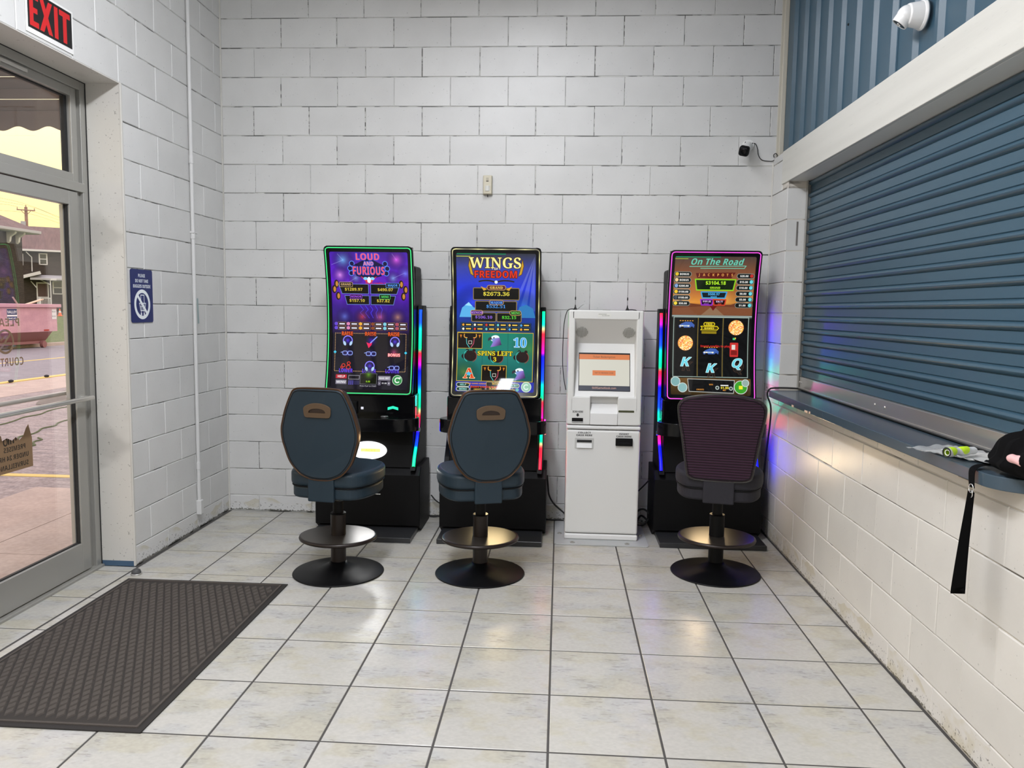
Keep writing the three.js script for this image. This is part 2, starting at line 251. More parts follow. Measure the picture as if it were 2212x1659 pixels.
// overhead fluorescent fittings
for (const [x, z, len, k, label] of [[1.6, 3.4, 2.24, 1, 'long white fluorescent fitting in the middle of the ceiling'], [1.6, 6.3, 2.24, 1, 'long white fluorescent fitting at the far end of the ceiling'], [2.2, 1.5, 1.2, 0.34, 'short white fluorescent fitting above the machines']]) {
  const t = thing('ceiling_light', label, 'ceiling light', [x, CEIL, z], 0, 'ceiling fluorescent fittings');
  part(t, 'housing', rbox(0.20, 0.03, len + 0.06, 0.006, 0, -0.016, 0), whitePlastic);
  part(t, 'diffuser', rbox(0.26, 0.06, len + 0.02, 0.025, 0, -0.061, 0), glow(1, 0.98, 0.95, 2.0));
  const l = new THREE.RectAreaLight(TUBE_COLOR, TUBE_POWER * k, 0.22, len); l.position.set(0, -0.097, 0); l.rotation.x = -Math.PI / 2; t.add(l);
  for (const s of [-1, 1]) { const e = new THREE.RectAreaLight(TUBE_COLOR, TUBE_POWER * k * 0.95, len, 0.05); e.position.set(s * 0.136, -0.055, 0); e.rotation.y = -s * Math.PI / 2; t.add(e); }   // the lens is lit on its flanks too
}

// ================= THE DOOR =================
const FX = -0.222;                                                     // inner face of the door frame
const frame = structure('trim_2', 'grey aluminium door frame with transom bar', 'door frame');
part(frame, 'jamb', [rbx(FX - 0.10, FX, 0, HEAD - 0.006, DOOR_A + 0.008, DOOR_A + 0.055, 0.003), rbx(FX - 0.075, FX - 0.022, 0, HEAD - 0.006, DOOR_A + 0.055, DOOR_A + 0.09, 0.002)], alu);
part(frame, 'jamb', rbx(FX - 0.10, FX, 0, HEAD - 0.006, DOOR_B - 0.05, DOOR_B - 0.008, 0.003), alu);
part(frame, 'sealant', [bx(FX - 0.09, FX + 0.004, 0, HEAD - 0.006, DOOR_A + 0.004, DOOR_A + 0.0095), bx(FX - 0.09, FX + 0.003, HEAD - 0.010, HEAD - 0.005, DOOR_A + 0.01, DOOR_B - 0.01)], blackRubber);
part(frame, 'head', rbx(FX - 0.10, FX, HEAD - 0.055, HEAD - 0.006, DOOR_A + 0.055, DOOR_B - 0.05, 0.003), alu);
part(frame, 'transom_bar', [rbx(FX - 0.10, FX + 0.002, 2.155, 2.205, DOOR_A + 0.04, DOOR_B - 0.03, 0.003)], alu);
part(frame, 'threshold', rbx(FX - 0.11, FX + 0.02, -0.002, 0.014, DOOR_A + 0.008, DOOR_B - 0.008, 0.004), alu);
const transom = structure('window_1', 'transom window in aluminium sash above the glass door', 'window');
{
  const a = DOOR_A + 0.075, b = DOOR_B - 0.05, y0 = 2.205, y1 = HEAD - 0.055, s = 0.046, x0 = FX - 0.07, x1 = FX - 0.012;
  part(transom, 'sash_stile', rbx(x0, x1, y0, y1, a, a + s, 0.003), alu);
  part(transom, 'sash_stile', rbx(x0, x1, y0, y1, b - s, b, 0.003), alu);
  part(transom, 'sash_rail', rbx(x0, x1, y0, y0 + s, a + s, b - s, 0.003), alu);
  part(transom, 'sash_rail', rbx(x0, x1, y1 - s, y1, a + s, b - s, 0.003), alu);
  part(transom, 'gasket', [bx(x0 + 0.012, x0 + 0.034, y0 + s, y1 - s, a + s, a + s + 0.026), bx(x0 + 0.014, x0 + 0.032, y1 - s - 0.008, y1 - s + 0.001, a + s, b - s)], blackRubber);
  part(transom, 'glass_pane', bx(x0 + 0.02, x0 + 0.026, y0 + s, y1 - s, a + s, b - s), glass);
  part(transom, 'stay_arm', [rbx(x1, x1 + 0.012, y1 - 0.03, y1 - 0.012, a + 0.40, a + 0.62, 0.003), rbx(x1, x1 + 0.018, y1 - 0.045, y1 - 0.02, a + 0.60, a + 0.65, 0.003)], aluLight);
}
const shopWindow = structure('window_2', 'large shop window beside the entrance, behind the viewer', 'window');
for (let i = 0; i < 4; i++) {
  const w = (WIN_B - WIN_A) / 4, a = WIN_A + i * w, b = a + w;
  part(shopWindow, 'frame', [bx(FX - 0.05, FX, WIN_0, WIN_1, a, a + 0.04), bx(FX - 0.05, FX, WIN_0, WIN_1, b - 0.04, b), bx(FX - 0.05, FX, WIN_0, WIN_0 + 0.05, a + 0.04, b - 0.04), bx(FX - 0.05, FX, WIN_1 - 0.05, WIN_1, a + 0.04, b - 0.04)], alu);
  part(shopWindow, 'glass_pane', bx(FX - 0.028, FX - 0.022, WIN_0 + 0.05, WIN_1 - 0.05, a + 0.04, b - 0.04), glass);
}
for (const n of [1, 2]) {
  const door = structure(`door_${n}`, n === 1 ? 'glass entrance door with brown lettering, torn notice and push bar' : 'second glass entrance door without lettering', 'door');
  const a = n === 1 ? DOOR_A + 0.097 : 2.364, b = n === 1 ? 2.358 : DOOR_B - 0.054, y0 = 0.02, y1 = 2.15, st = 0.078, x0 = FX - 0.052, x1 = FX - 0.006, gx = FX - 0.03;
  part(door, 'stile', [rbx(x0, x1, y0, y1, a, a + st, 0.003), bx(x0 - 0.004, gx - 0.006, 0.186, 2.074, a + st, a + st + 0.014)], alu);
  part(door, 'stile', rbx(x0, x1, y0, y1, b - st, b, 0.003), alu);
  part(door, 'bottom_rail', rbx(x0, x1, y0, 0.185, a + st, b - st, 0.003), alu);
  part(door, 'top_rail', rbx(x0, x1, 2.075, y1, a + st, b - st, 0.003), alu);
  part(door, 'gasket', [bx(gx - 0.005, gx + 0.014, 0.185, 2.075, a + st, a + st + 0.006), bx(gx - 0.008, gx + 0.008, 0.183, 0.192, a + st, b - st)], blackRubber);
  part(door, 'glass_pane', bx(gx - 0.003, gx + 0.003, 0.186, 2.074, a + st + 0.003, b - st), glass);
  const bar = [[gx + 0.075, 1.012, a + 0.012], [gx + 0.078, 1.008, 1.9], [gx + 0.078, 1.006, b - 0.02]];
  part(door, 'push_bar', [rod(bar[0], bar[2], 0.0135), rod([x1, 1.012, a + 0.03], [gx + 0.075, 1.012, a + 0.03], 0.011), rod([x1, 1.006, b - 0.04], [gx + 0.078, 1.006, b - 0.04], 0.011)], aluLight);
  part(door, 'push_bar', rod([x0 - 0.05, 1.035, a + 0.012], [x0 - 0.05, 1.03, b - 0.02], 0.0125), aluLight, 'outer bar behind the glass');
  if (n === 2) continue;
  // print on the outside of the glass, read from the street
  const bronze = '#8a7058';
  const print = canvasTex(512, 512, (g, w, h) => {
    g.clearRect(0, 0, w, h); g.translate(w, 0); g.scale(-1, 1); g.fillStyle = g.strokeStyle = bronze; g.textAlign = 'center'; g.font = 'bold 92px sans-serif';
    g.save(); g.translate(256, 131); g.scale(1.16, 1); g.fillText('PLEASE', 0, 0); g.restore();
    g.lineWidth = 20; g.beginPath(); g.arc(256, 256, 92, 0, 7); g.stroke(); g.lineWidth = 18; g.beginPath(); g.moveTo(256 - 62, 256 - 62); g.lineTo(256 + 62, 256 + 62); g.stroke();
    g.fillRect(190, 262, 100, 18); g.fillRect(296, 262, 8, 18); g.fillRect(310, 262, 8, 18); g.lineWidth = 7; for (const x of [298, 314]) { g.beginPath(); g.moveTo(x, 252); g.bezierCurveTo(x, 230, x - 30, 240, x - 30, 212); g.stroke(); }
    g.save(); g.translate(256, 456); g.scale(0.92, 1); g.fillText('COURTESY', 0, 0); g.restore();
  });
  const lettering = part(door, 'lettering', new THREE.PlaneGeometry(0.307, 0.307).rotateY(Math.PI / 2).translate(gx - 0.0042, 1.348, 1.987), std({ map: print, transparent: true, alphaTest: 0.5, roughness: 0.6, side: THREE.DoubleSide }), 'bronze no smoking lettering on the glass');
  // torn surveillance notice
  const notice = canvasTex(512, 384, (g, w, h) => {
    g.fillStyle = '#96795a'; g.fillRect(0, 0, w, h); g.translate(w, 0); g.scale(-1, 1); g.fillStyle = '#2b241d'; g.textAlign = 'center';
    g.font = 'bold 58px sans-serif'; g.fillText('PREMISES', 220, 208); g.fillText('UNDER 24 HR', 232, 282); g.fillText('SURVEILLANCE', 262, 356);
    g.lineWidth = 12; g.strokeStyle = '#2b241d'; g.beginPath(); g.ellipse(330, 118, 22, 30, 0, 0, 7); g.stroke(); g.fillRect(258, 84, 16, 62); g.fillRect(284, 84, 16, 62); g.fillRect(226, 96, 18, 46); g.fillRect(196, 84, 14, 40);
  });
  const W = 0.30, Hh = 0.225, s = new THREE.Shape(); const torn = [[0, 0], [0.30, 0], [0.30, 0.15], [0.292, 0.172], [0.276, 0.222], [0.258, 0.205], [0.235, 0.168], [0.205, 0.15], [0.18, 0.17], [0.155, 0.156], [0.118, 0.174], [0.085, 0.165], [0.078, 0.19], [0.05, 0.205], [0, 0.20]];
  torn.forEach(([x, y], i) => (i ? s.lineTo(x, y) : s.moveTo(x, y))); const ng = new THREE.ShapeGeometry(s); { const p = ng.attributes.position, uv = ng.attributes.uv; for (let i = 0; i < p.count; i++) uv.setXY(i, p.getX(i) / W, p.getY(i) / Hh); }
  part(door, 'notice', ng.rotateY(Math.PI / 2).translate(gx - 0.0046, 0.70, 1.826 + W), std({ map: notice, roughness: 0.7, side: THREE.DoubleSide }), 'torn brown surveillance notice on the glass');
}

// ================= THINGS ON THE WALLS =================
{ // exit sign
  const t = thing('exit_sign', 'black exit sign with red letters and white border above the glass door', 'sign', [XL + 0.003, 2.884, 1.905], Math.PI / 2);
  t.rotation.z = 0;
  part(t, 'sign_plate', rbox(0.352, 0.206, 0.003, 0.001), std({ color: rgb(0.78, 0.78, 0.76), roughness: 0.5 }));
  const map = canvasTex(1024, 576, (g, w, h) => {
    g.fillStyle = '#07080a'; g.fillRect(0, 0, w, h); g.fillStyle = '#c8181c'; const T = 42, B = 536, M = 289, q = (pts) => { g.beginPath(); pts.forEach(([x, y], i) => (i ? g.lineTo(x, y) : g.moveTo(x, y))); g.fill(); };
    g.fillRect(40, T, 84, B - T); g.fillRect(40, T, 200, 84); g.fillRect(40, M - 40, 176, 80); g.fillRect(40, B - 84, 200, 84);
    q([[262, T], [356, T], [558, B], [464, B]]); q([[464, T], [558, T], [356, B], [262, B]]); g.fillRect(600, T, 88, B - T); g.fillRect(722, T, 262, 86); g.fillRect(808, T, 90, B - T);
  });
  part(t, 'sign_face', new THREE.PlaneGeometry(0.326, 0.172).translate(0, 0.006, 0.0022), std({ map, roughness: 0.5 }));
}
{ // shopping cart notice
  const t = thing('notice_sign', 'dark blue notice with white crossed-out shopping cart on the block wall', 'sign', [XL + 0.003, 1.588, 1.156], Math.PI / 2);
  const map = canvasTex(512, 660, (g, w, h) => {
    g.fillStyle = '#10205f'; g.fillRect(0, 0, w, h); g.fillStyle = g.strokeStyle = '#e8eef0'; g.textAlign = 'center'; g.font = 'bold 56px sans-serif';
    const tx = (s, y, k) => { g.save(); g.translate(w / 2, y); g.scale(k, 1); g.fillText(s, 0, 0); g.restore(); };
    tx('PLEASE', 96, 0.86); tx('DO NOT TAKE', 162, 0.86); tx('BUGGIES OUTSIDE', 228, 0.84);
    g.lineWidth = 44; g.beginPath(); g.ellipse(w / 2, 434, 166, 164, 0, 0, 7); g.stroke();
    g.lineWidth = 11; g.beginPath(); g.moveTo(300, 418); g.lineTo(300, 318); g.lineTo(222, 318); g.lineTo(222, 418); g.stroke();
    g.beginPath(); g.moveTo(186, 420); g.lineTo(334, 420); g.lineTo(306, 512); g.lineTo(214, 512); g.closePath(); g.stroke(); g.lineWidth = 7; for (const x of [222, 248, 274, 300]) { g.beginPath(); g.moveTo(x, 420); g.lineTo(x * 0.8 + 52, 512); g.stroke(); } g.beginPath(); g.moveTo(196, 464); g.lineTo(322, 464); g.stroke();
    g.lineWidth = 9; for (const x of [226, 294]) { g.beginPath(); g.moveTo(x, 512); g.lineTo(x, 540); g.stroke(); g.beginPath(); g.ellipse(x, 556, 15, 20, 0, 0, 7); g.fill(); }
    g.lineWidth = 38; g.beginPath(); g.moveTo(150, 326); g.lineTo(358, 540); g.stroke();
  });
  const s = roundRect(0.24, 0.31, 0.014); const face = new THREE.ShapeGeometry(s, 8); { const p = face.attributes.position, uv = face.attributes.uv; for (let i = 0; i < p.count; i++) uv.setXY(i, p.getX(i) / 0.24 + 0.5, p.getY(i) / 0.31 + 0.5); }
  part(t, 'sign_plate', extrude(s, 0.002).translate(0, 0, -0.001), std({ color: rgb(0.005, 0.012, 0.11), roughness: 0.4 }));
  part(t, 'sign_face', face.translate(0, 0, 0.0016), std({ map, roughness: 0.4 }));
}
{ // conduit
  const t = thing('wall_conduit', 'thin white pipe running down the block wall to a small box near the floor', 'pipe', [XL + 0.014, 0, 0.515]);
  const m = std({ color: rgb(0.62, 0.62, 0.61), roughness: 0.4 });
  part(t, 'pipe', cyl(0.0125, 0.0125, CEIL - 0.2, 0, 0.2, 0, 16), m);
  for (const y of [1.98, 2.47, 0.42]) part(t, 'coupling', cyl(0.0155, 0.0155, 0.05, 0, y, 0, 16), m);
  part(t, 'end_box', rbox(0.036, 0.10, 0.042, 0.006, 0.004, 0.155, 0), m); part(t, 'clip', rbox(0.03, 0.012, 0.06, 0.004, 0, 2.02, -0.012), m);
  part(t, 'tape_tag', new THREE.BoxGeometry(0.002, 0.17, 0.018).rotateX(0.05).translate(0.012, 1.50, -0.022), std({ color: rgb(0.30, 0.38, 0.38), roughness: 0.7 }), 'grey-green strip of tape');
}
{ // motion detector
  const t = thing('motion_detector', 'small yellowed white motion detector on the back wall', 'detector', [1.9155, 2.418, 0.004]);
  const m = std({ color: rgb(0.56, 0.52, 0.40), roughness: 0.4 });
  part(t, 'housing', [rbox(0.063, 0.132, 0.034, 0.008, 0, 0, 0.017), rbox(0.066, 0.136, 0.012, 0.004, 0, 0, 0.006)], m);
  part(t, 'lens', new THREE.CylinderGeometry(0.024, 0.024, 0.036, 24, 1, false, -1.1, 2.2).translate(0, -0.026, 0.0165), std({ color: rgb(0.66, 0.66, 0.62), roughness: 0.3 }));
  part(t, 'indicator', rbox(0.018, 0.024, 0.004, 0.001, 0, 0.036, 0.0345), std({ color: rgb(0.42, 0.39, 0.30), roughness: 0.5 })); part(t, 'slot', box(0.016, 0.004, 0.003, 0, 0.024, 0.035), blackRubber);
  part(t, 'wire', tube([[0, -0.064, 0.012], [0.001, -0.074, 0.008], [0, -0.082, 0.002]], 0.0022, 8), blackRubber);
}
{ // bullet camera
  const t = thing('security_camera', 'small white bullet camera with black hood on the back wall', 'camera', [3.728, 2.70, 0.003]);
  part(t, 'mount_plate', new THREE.CylinderGeometry(0.036, 0.04, 0.014, 32).rotateX(Math.PI / 2).translate(0, 0, 0.006), whitePlastic);
  for (const a of [0.4, 2.5, 4.6]) part(t, 'screw', new THREE.CylinderGeometry(0.004, 0.004, 0.003, 8).rotateX(Math.PI / 2).translate(0.029 * Math.cos(a), 0.029 * Math.sin(a), 0.0135), blackRubber);
  part(t, 'joint', new THREE.SphereGeometry(0.02, 20, 14).translate(0, -0.004, 0.026), whitePlastic);
  const dir = new THREE.Vector3(-0.42, -0.46, 0.78).normalize(), q = new THREE.Quaternion().setFromUnitVectors(new THREE.Vector3(0, 1, 0), dir), at = (g) => { g.applyQuaternion(q); return g.translate(0, -0.004, 0.026); };
  part(t, 'barrel', at(lathe([[0, 0.01], [0.02, 0.012], [0.03, 0.02], [0.033, 0.04], [0.033, 0.10], [0.0335, 0.112], [0, 0.112]], 32)), whitePlastic);
  const hood = new RoundedBoxGeometry(0.068, 0.05, 0.068, 3, 0.018).rotateY(Math.PI / 4).translate(0, 0.128, 0); part(t, 'hood', at(hood), black);
  part(t, 'lens', at(lathe([[0, 0.1545], [0.014, 0.1545], [0.016, 0.153], [0.021, 0.1535], [0.021, 0.15]], 24)), blackGloss);
  single('camera_cable', 'thin black cable looping from the bullet camera to the lintel corner', 'cable', tube([[3.755, 2.712, 0.006], [3.775, 2.708, 0.012], [3.79, 2.675, 0.01], [3.80, 2.63, 0.008], [3.825, 2.60, 0.008], [3.87, 2.592, 0.008], [3.902, 2.594, 0.010], [3.925, 2.622, 0.014], [3.918, 2.642, 0.016], [3.902, 2.634, 0.014], [3.906, 2.615, 0.012]], 0.0026, 70), blackRubber);
}
{ // dome camera
  const t = thing('security_camera', 'white turret camera on the blue ribbed metal wall', 'camera', [XR + 0.042, 2.80, 2.13], -Math.PI / 2);
  const w = std({ color: rgb(0.8, 0.8, 0.79), roughness: 0.25 });
  const turn = (g) => g.rotateX(Math.PI / 2);
  part(t, 'mount_ring', turn(lathe([[0, 0], [0.062, 0], [0.062, 0.008], [0.057, 0.012], [0.057, 0.016], [0, 0.016]], 48)), w);
  part(t, 'body', turn(lathe([[0.055, 0.014], [0.055, 0.022], [0.053, 0.024], [0.047, 0.062], [0.044, 0.068], [0.02, 0.070], [0, 0.070]], 48)), w);
  const ball = new THREE.SphereGeometry(0.040, 40, 28).translate(0, 0, 0.068); part(t, 'ball', ball, w);
  const q = new THREE.Quaternion().setFromUnitVectors(new THREE.Vector3(0, 1, 0), new THREE.Vector3(-0.24, -0.74, 0.55).normalize()), at = (g) => { g.applyQuaternion(q); return g.translate(0, 0, 0.068); };
  part(t, 'lens_collar', at(lathe([[0.037, 0.01], [0.034, 0.043], [0.031, 0.046], [0.029, 0.044]], 36)), w); part(t, 'lens', at(lathe([[0, 0.045], [0.024, 0.0445], [0.03, 0.0435]], 32)), blackGloss); part(t, 'lens_ring', at(new THREE.TorusGeometry(0.008, 0.002, 8, 20).rotateX(Math.PI / 2).translate(0, 0.046, 0)), chrome);
}

// ================= COUNTER AND SHUTTER =================
const SX = 4.052;
{
  const t = thing('roller_shutter', 'closed dark blue metal roller shutter above the counter', 'shutter', [SX, 0, 0]);
  const pitch = 0.0794, y0 = 1.128, p = [[0, 0], [-0.004, 0.004], [-0.004, 0.044], [-0.001, 0.048], [-0.010, 0.052], [-0.017, 0.058], [-0.019, 0.064], [-0.016, 0.071], [-0.008, 0.077], [0, 0.0794]];
  const prof = [...p, ...p.slice().reverse().map(([x, y]) => [x + 0.0015, y])];
  const slat = toCreasedNormals(extrude(poly(prof), OPEN_B - 0.40), 0.6);
  for (let i = 0; i < 17; i++) { const m = part(t, 'slat', slat, blueSteel); m.position.set(rr(-0.0008, 0.0008), y0 + i * pitch, 0.398); }
  part(t, 'bottom_bar', [rbx(-0.022, 0.004, 1.056, 1.128, 0.398, OPEN_B, 0.003), rbx(-0.028, 0.004, 1.050, 1.060, 0.398, OPEN_B, 0.002)], std({ color: rgb(0.52, 0.50, 0.47), metalness: 0.85, roughness: 0.34 }), 'bare metal bottom bar');
  for (const z of [0.43, 0.465, 1.66, 1.78, 2.9]) part(t, 'bolt', new THREE.SphereGeometry(0.008, 12, 8).scale(0.6, 1, 1).translate(-0.022, 1.094, z), aluLight);
  part(t, 'guide_rail', [rbx(-0.018, 0.012, 1.05, OPEN_T, 0.386, 0.396, 0.002), rbx(-0.03, -0.026, 1.05, OPEN_T, 0.394, 0.420, 0.001)], alu);
  part(t, 'seal_strip', rbx(-0.034, 0.0, 1.046, 1.052, 0.40, OPEN_B, 0.002), blackRubber);
}
{
  const t = thing('counter', 'dark slate blue counter ledge with rounded end below the shutter', 'counter', [0, 0, 0]);
  const s = new THREE.Shape(); const X0 = 3.818, X1 = 4.30, Z0 = 0.43, Z1 = 3.20, r = 0.13; s.moveTo(X1, -Z0); s.lineTo(X0, -(Z0 + 0.06)); s.lineTo(X0, -(Z1 - r)); s.absarc(X0 + r, -(Z1 - r), r, Math.PI, Math.PI * 1.5); s.lineTo(X1, -Z1); s.closePath();
  const g = extrude(s, 0.038, 0.003, 2, 12).rotateX(-Math.PI / 2).translate(0, 1.0, 0); part(t, 'top', g, std({ color: rgb(0.048, 0.075, 0.100), roughness: 0.24 }));
  const peach = std({ color: rgb(0.72, 0.5, 0.36), roughness: 0.8 });
  for (const [z, w, y] of [[1.02, 0.035, 0.997], [1.27, 0.05, 0.997], [1.33, 0.02, 0.999]]) part(t, 'paint_chip', rbox(0.003, 0.012, w, 0.0012, X0 - 0.0012, y + 0.006, z), peach, 'bare patch where the edge is chipped');
  part(t, 'bracket', rbox(0.05, 0.014, 0.10, 0.003, XR - 0.04, 0.992, 2.93), std({ color: rgb(0.25, 0.2, 0.16), roughness: 0.7 }));
}

// ================= THINGS ON THE FLOOR =================
{ // mat
  const t = thing('door_mat', 'dark brown ribbed entrance mat in front of the glass door', 'mat', [0.5135, 0, 2.287]);
  const W = 0.916, D = 1.532, groove = std({ color: rgb(0.030, 0.025, 0.021), roughness: 0.95 }), brown = std({ color: rgb(0.068, 0.057, 0.048), roughness: 0.95, bumpMap: fuzz, bumpScale: 0.003 }), edge = std({ color: rgb(0.022, 0.019, 0.017), roughness: 0.9 });
  part(t, 'border', metreUV(rbox(W, 0.006, D, 0.003, 0, 0.0032, 0), 0.1), edge, 'flat rubber border');
  part(t, 'carpet', metreUV(rbox(W - 0.045, 0.007, D - 0.045, 0.002, 0, 0.0042, 0), 0.1), groove);
  const ring = roundRect(W - 0.05, D - 0.05, 0.004); ring.holes.push(roundRect(W - 0.072, D - 0.072, 0.003, new THREE.Path())); part(t, 'edge_rib', metreUV(extrude(ring, 0.003, 0.0015, 1).rotateX(-Math.PI / 2).translate(0, 0.0072, 0), 0.1), brown);
  const pos = [], al = 0.47, step = 0.0445, hw = 0.0186, n = 60; const X = W / 2 - 0.05, Z = D / 2 - 0.055, E1 = [Math.sin(al), Math.cos(al)], E2 = [-Math.sin(al), Math.cos(al)];
  for (let i = -n; i <= n; i++) for (let j = -n; j <= n; j++) {                       // long diamonds in slanting rows
    const x = (i * E1[0] + j * E2[0]) * step, z = (i * E1[1] + j * E2[1]) * step; if (Math.abs(x) > X || Math.abs(z) > Z) continue;
    const y0 = 0.0072, y1 = y0 + 0.0055, q = (s, a, b, y) => [x + (a * E1[0] + b * E2[0]) * s, y, z + (a * E1[1] + b * E2[1]) * s], C4 = [[-1, -1], [1, -1], [1, 1], [-1, 1]];
    const lo = C4.map(([a, b]) => q(hw, a, b, y0)), hi = C4.map(([a, b]) => q(hw * 0.76, a, b, y1 + rr(-0.0006, 0.0006))); const quad = (a, b, d, e) => pos.push(...a, ...d, ...b, ...a, ...e, ...d);
    quad(...hi); for (let k = 0; k < 4; k++) { const l = (k + 1) % 4; quad(lo[l], lo[k], hi[k], hi[l]); }
  }
  const g = new THREE.BufferGeometry(); g.setAttribute('position', new THREE.Float32BufferAttribute(pos.map((v) => v), 3)); g.computeVertexNormals(); { const nn = g.attributes.normal; let up = 0; for (let i = 0; i < nn.count; i++) up += nn.getY(i); if (up < 0) { const p = g.attributes.position; for (let i = 0; i < p.count; i += 3) { const a = [p.getX(i + 1), p.getY(i + 1), p.getZ(i + 1)]; p.setXYZ(i + 1, p.getX(i + 2), p.getY(i + 2), p.getZ(i + 2)); p.setXYZ(i + 2, ...a); } g.computeVertexNormals(); } }
  const rb = part(t, 'raised_pile', metreUV(g, 0.1), brown, 'raised diamond ribs of the pile'); rb.userData.kind = 'stuff';
}
{ // door stop
  const t = thing('door_stop', 'small grey domed door stop on the tiles beside the doorway', 'door stop', [0.056, 0, 1.44]);
  part(t, 'rubber_dome', lathe([[0.026, 0.006], [0.026, 0.014], [0.022, 0.026], [0.012, 0.033], [0, 0.035]], 28), std({ color: rgb(0.06, 0.06, 0.06), roughness: 0.6 })); part(t, 'base_ring', lathe([[0, 0], [0.03, 0], [0.03, 0.005], [0.027, 0.008], [0, 0.008]], 28), aluLight);
}

// ================= KIOSK =================
{
  const t = thing('ticket_kiosk', 'tall white ticket redemption kiosk with lit screen between the gaming machines', 'kiosk', [2.75, 0, 0.5]);
  const W = 0.49, w = std({ color: rgb(0.70, 0.70, 0.68), roughness: 0.38 }), w2 = std({ color: rgb(0.74, 0.74, 0.73), roughness: 0.4 }), grey = std({ color: rgb(0.70, 0.70, 0.68), roughness: 0.5 });
  part(t, 'floor_plate', extrude(roundRect(0.62, 0.56, 0.02), 0.006, 0.001, 1).rotateX(-Math.PI / 2).translate(0, 0.001, -0.17), std({ color: rgb(0.42, 0.43, 0.43), roughness: 0.35 }));
  for (const [x, z] of [[-0.19, 0.072], [0.17, 0.072], [-0.275, -0.13], [0.275, -0.13]]) part(t, 'anchor_bolt', [cyl(0.016, 0.015, 0.005, x, 0.007, z, 20), cyl(0.008, 0.008, 0.008, x, 0.008, z, 6)], alu);
  part(t, 'plinth', rbx(-W / 2, W / 2, 0.007, 0.047, -0.38, 0, 0.012), w2);
  part(t, 'lower_cabinet', rbx(-W / 2 + 0.002, W / 2 - 0.002, 0.051, 0.752, -0.38, 0, 0.014), w);
  part(t, 'middle_band', rbx(-W / 2, W / 2, 0.757, 0.782, -0.38, 0.001, 0.010), w2);
  // upper cabinet: shell with cheeks, recess with sloping speaker panel above and sloping screen panel below
  const y0 = 0.787, y1 = 1.545, ch = 0.046, rec = 1.482, mid = 1.322, low = 0.975, dep = -0.13;
  part(t, 'upper_cabinet', [rbx(-W / 2, W / 2, y0, y1, -0.38, -0.15, 0.012), rbx(-W / 2, -W / 2 + ch, y0, y1, -0.16, 0, 0.012), rbx(W / 2 - ch, W / 2, y0, y1, -0.16, 0, 0.012), rbx(-W / 2 + 0.02, W / 2 - 0.02, rec, y1, -0.16, 0, 0.010), rbx(-W / 2 + 0.02, -0.09, y0, low, -0.16, 0, 0.008), rbx(0.09, W / 2 - 0.02, y0, low, -0.16, 0, 0.008)], w);
  const slope = (xa, xb, ya, za, yb, zb, th = 0.006) => { const L = Math.hypot(yb - ya, zb - za); return new THREE.BoxGeometry(xb - xa, L, th).translate(0, 0, -th / 2).rotateX(Math.atan2(zb - za, yb - ya)).translate((xa + xb) / 2, (ya + yb) / 2, (za + zb) / 2); };
  part(t, 'speaker_panel', slope(-W / 2 + ch, W / 2 - ch, mid, dep, rec, -0.006), grey, 'grey sloping panel with two speaker grilles');
  { const dots = []; const L = Math.hypot(rec - mid, -0.006 - dep), ang = Math.atan2(-0.006 - dep, rec - mid); for (const cx of [-0.155, 0.155]) for (let i = -5; i <= 5; i++) for (let j = -5; j <= 5; j++) if (Math.hypot(i, j) < 5.2) dots.push(box(0.0035, 0.0045, 0.002, cx + i * 0.0075, j * 0.0085, 0.0003).rotateX(ang).translate(0, (mid + rec) / 2 - 0.004, (dep - 0.006) / 2 + 0.002));
    const d = part(t, 'speaker_holes', dots, std({ color: rgb(0.26, 0.26, 0.23), roughness: 0.8 }), 'round fields of small speaker holes'); d.userData.kind = 'stuff'; }
  part(t, 'screen_panel', slope(-W / 2 + ch, W / 2 - ch, low, -0.020, mid, dep), w2);
  const scr = canvasTex(1024, 768, (g, W_, H_) => {
    g.fillStyle = '#15161c'; g.fillRect(0, 0, W_, H_); g.fillStyle = '#e6e4d6'; g.fillRect(6, 22, W_ - 12, H_ - 28); g.fillStyle = '#ea8a55'; g.fillRect(6, 22, W_ - 12, 106); g.fillStyle = '#494c58'; g.fillRect(6, H_ - 106, W_ - 12, 100); g.fillStyle = '#ea8a55'; g.fillRect(274, 350, 464, 104);
    g.textAlign = 'center'; g.fillStyle = '#5b4636'; g.font = '54px sans-serif'; g.fillText('Ticket Redemption', 508, 94); g.font = '38px sans-serif'; g.fillText('TAP TO REDEEM CODE', 506, 415); g.fillStyle = '#eeb9a6'; g.font = '54px sans-serif'; g.fillText('SkillGameKiosk.com', 508, H_ - 42);
  });
  { const ang = Math.atan2(dep + 0.020, mid - low); part(t, 'screen', new THREE.PlaneGeometry(0.338, 0.258).rotateX(ang).translate(0, (low + mid) / 2 - 0.014, (dep - 0.020) / 2 + 0.0065), std({ color: 0x000000, emissive: 0xffffff, emissiveMap: scr, emissiveIntensity: 0.82, roughness: 0.25 }), 'orange and white ticket redemption screen'); part(t, 'screen_frame', new THREE.BoxGeometry(0.342, 0.262, 0.004).rotateX(ang).translate(0, (low + mid) / 2 - 0.014, (dep - 0.020) / 2 + 0.003), blackGloss); }
  // printer tray
  part(t, 'ticket_tray', [slope(-0.09, 0.09, 0.865, 0.002, 0.925, -0.05), rbx(-0.09, 0.09, y0 + 0.002, 0.866, -0.10, 0.004, 0.003), slope(-0.09, 0.09, 0.925, -0.06, 0.98, -0.055), box(0.18, 0.006, 0.05, 0, 0.978, -0.03)], w2);
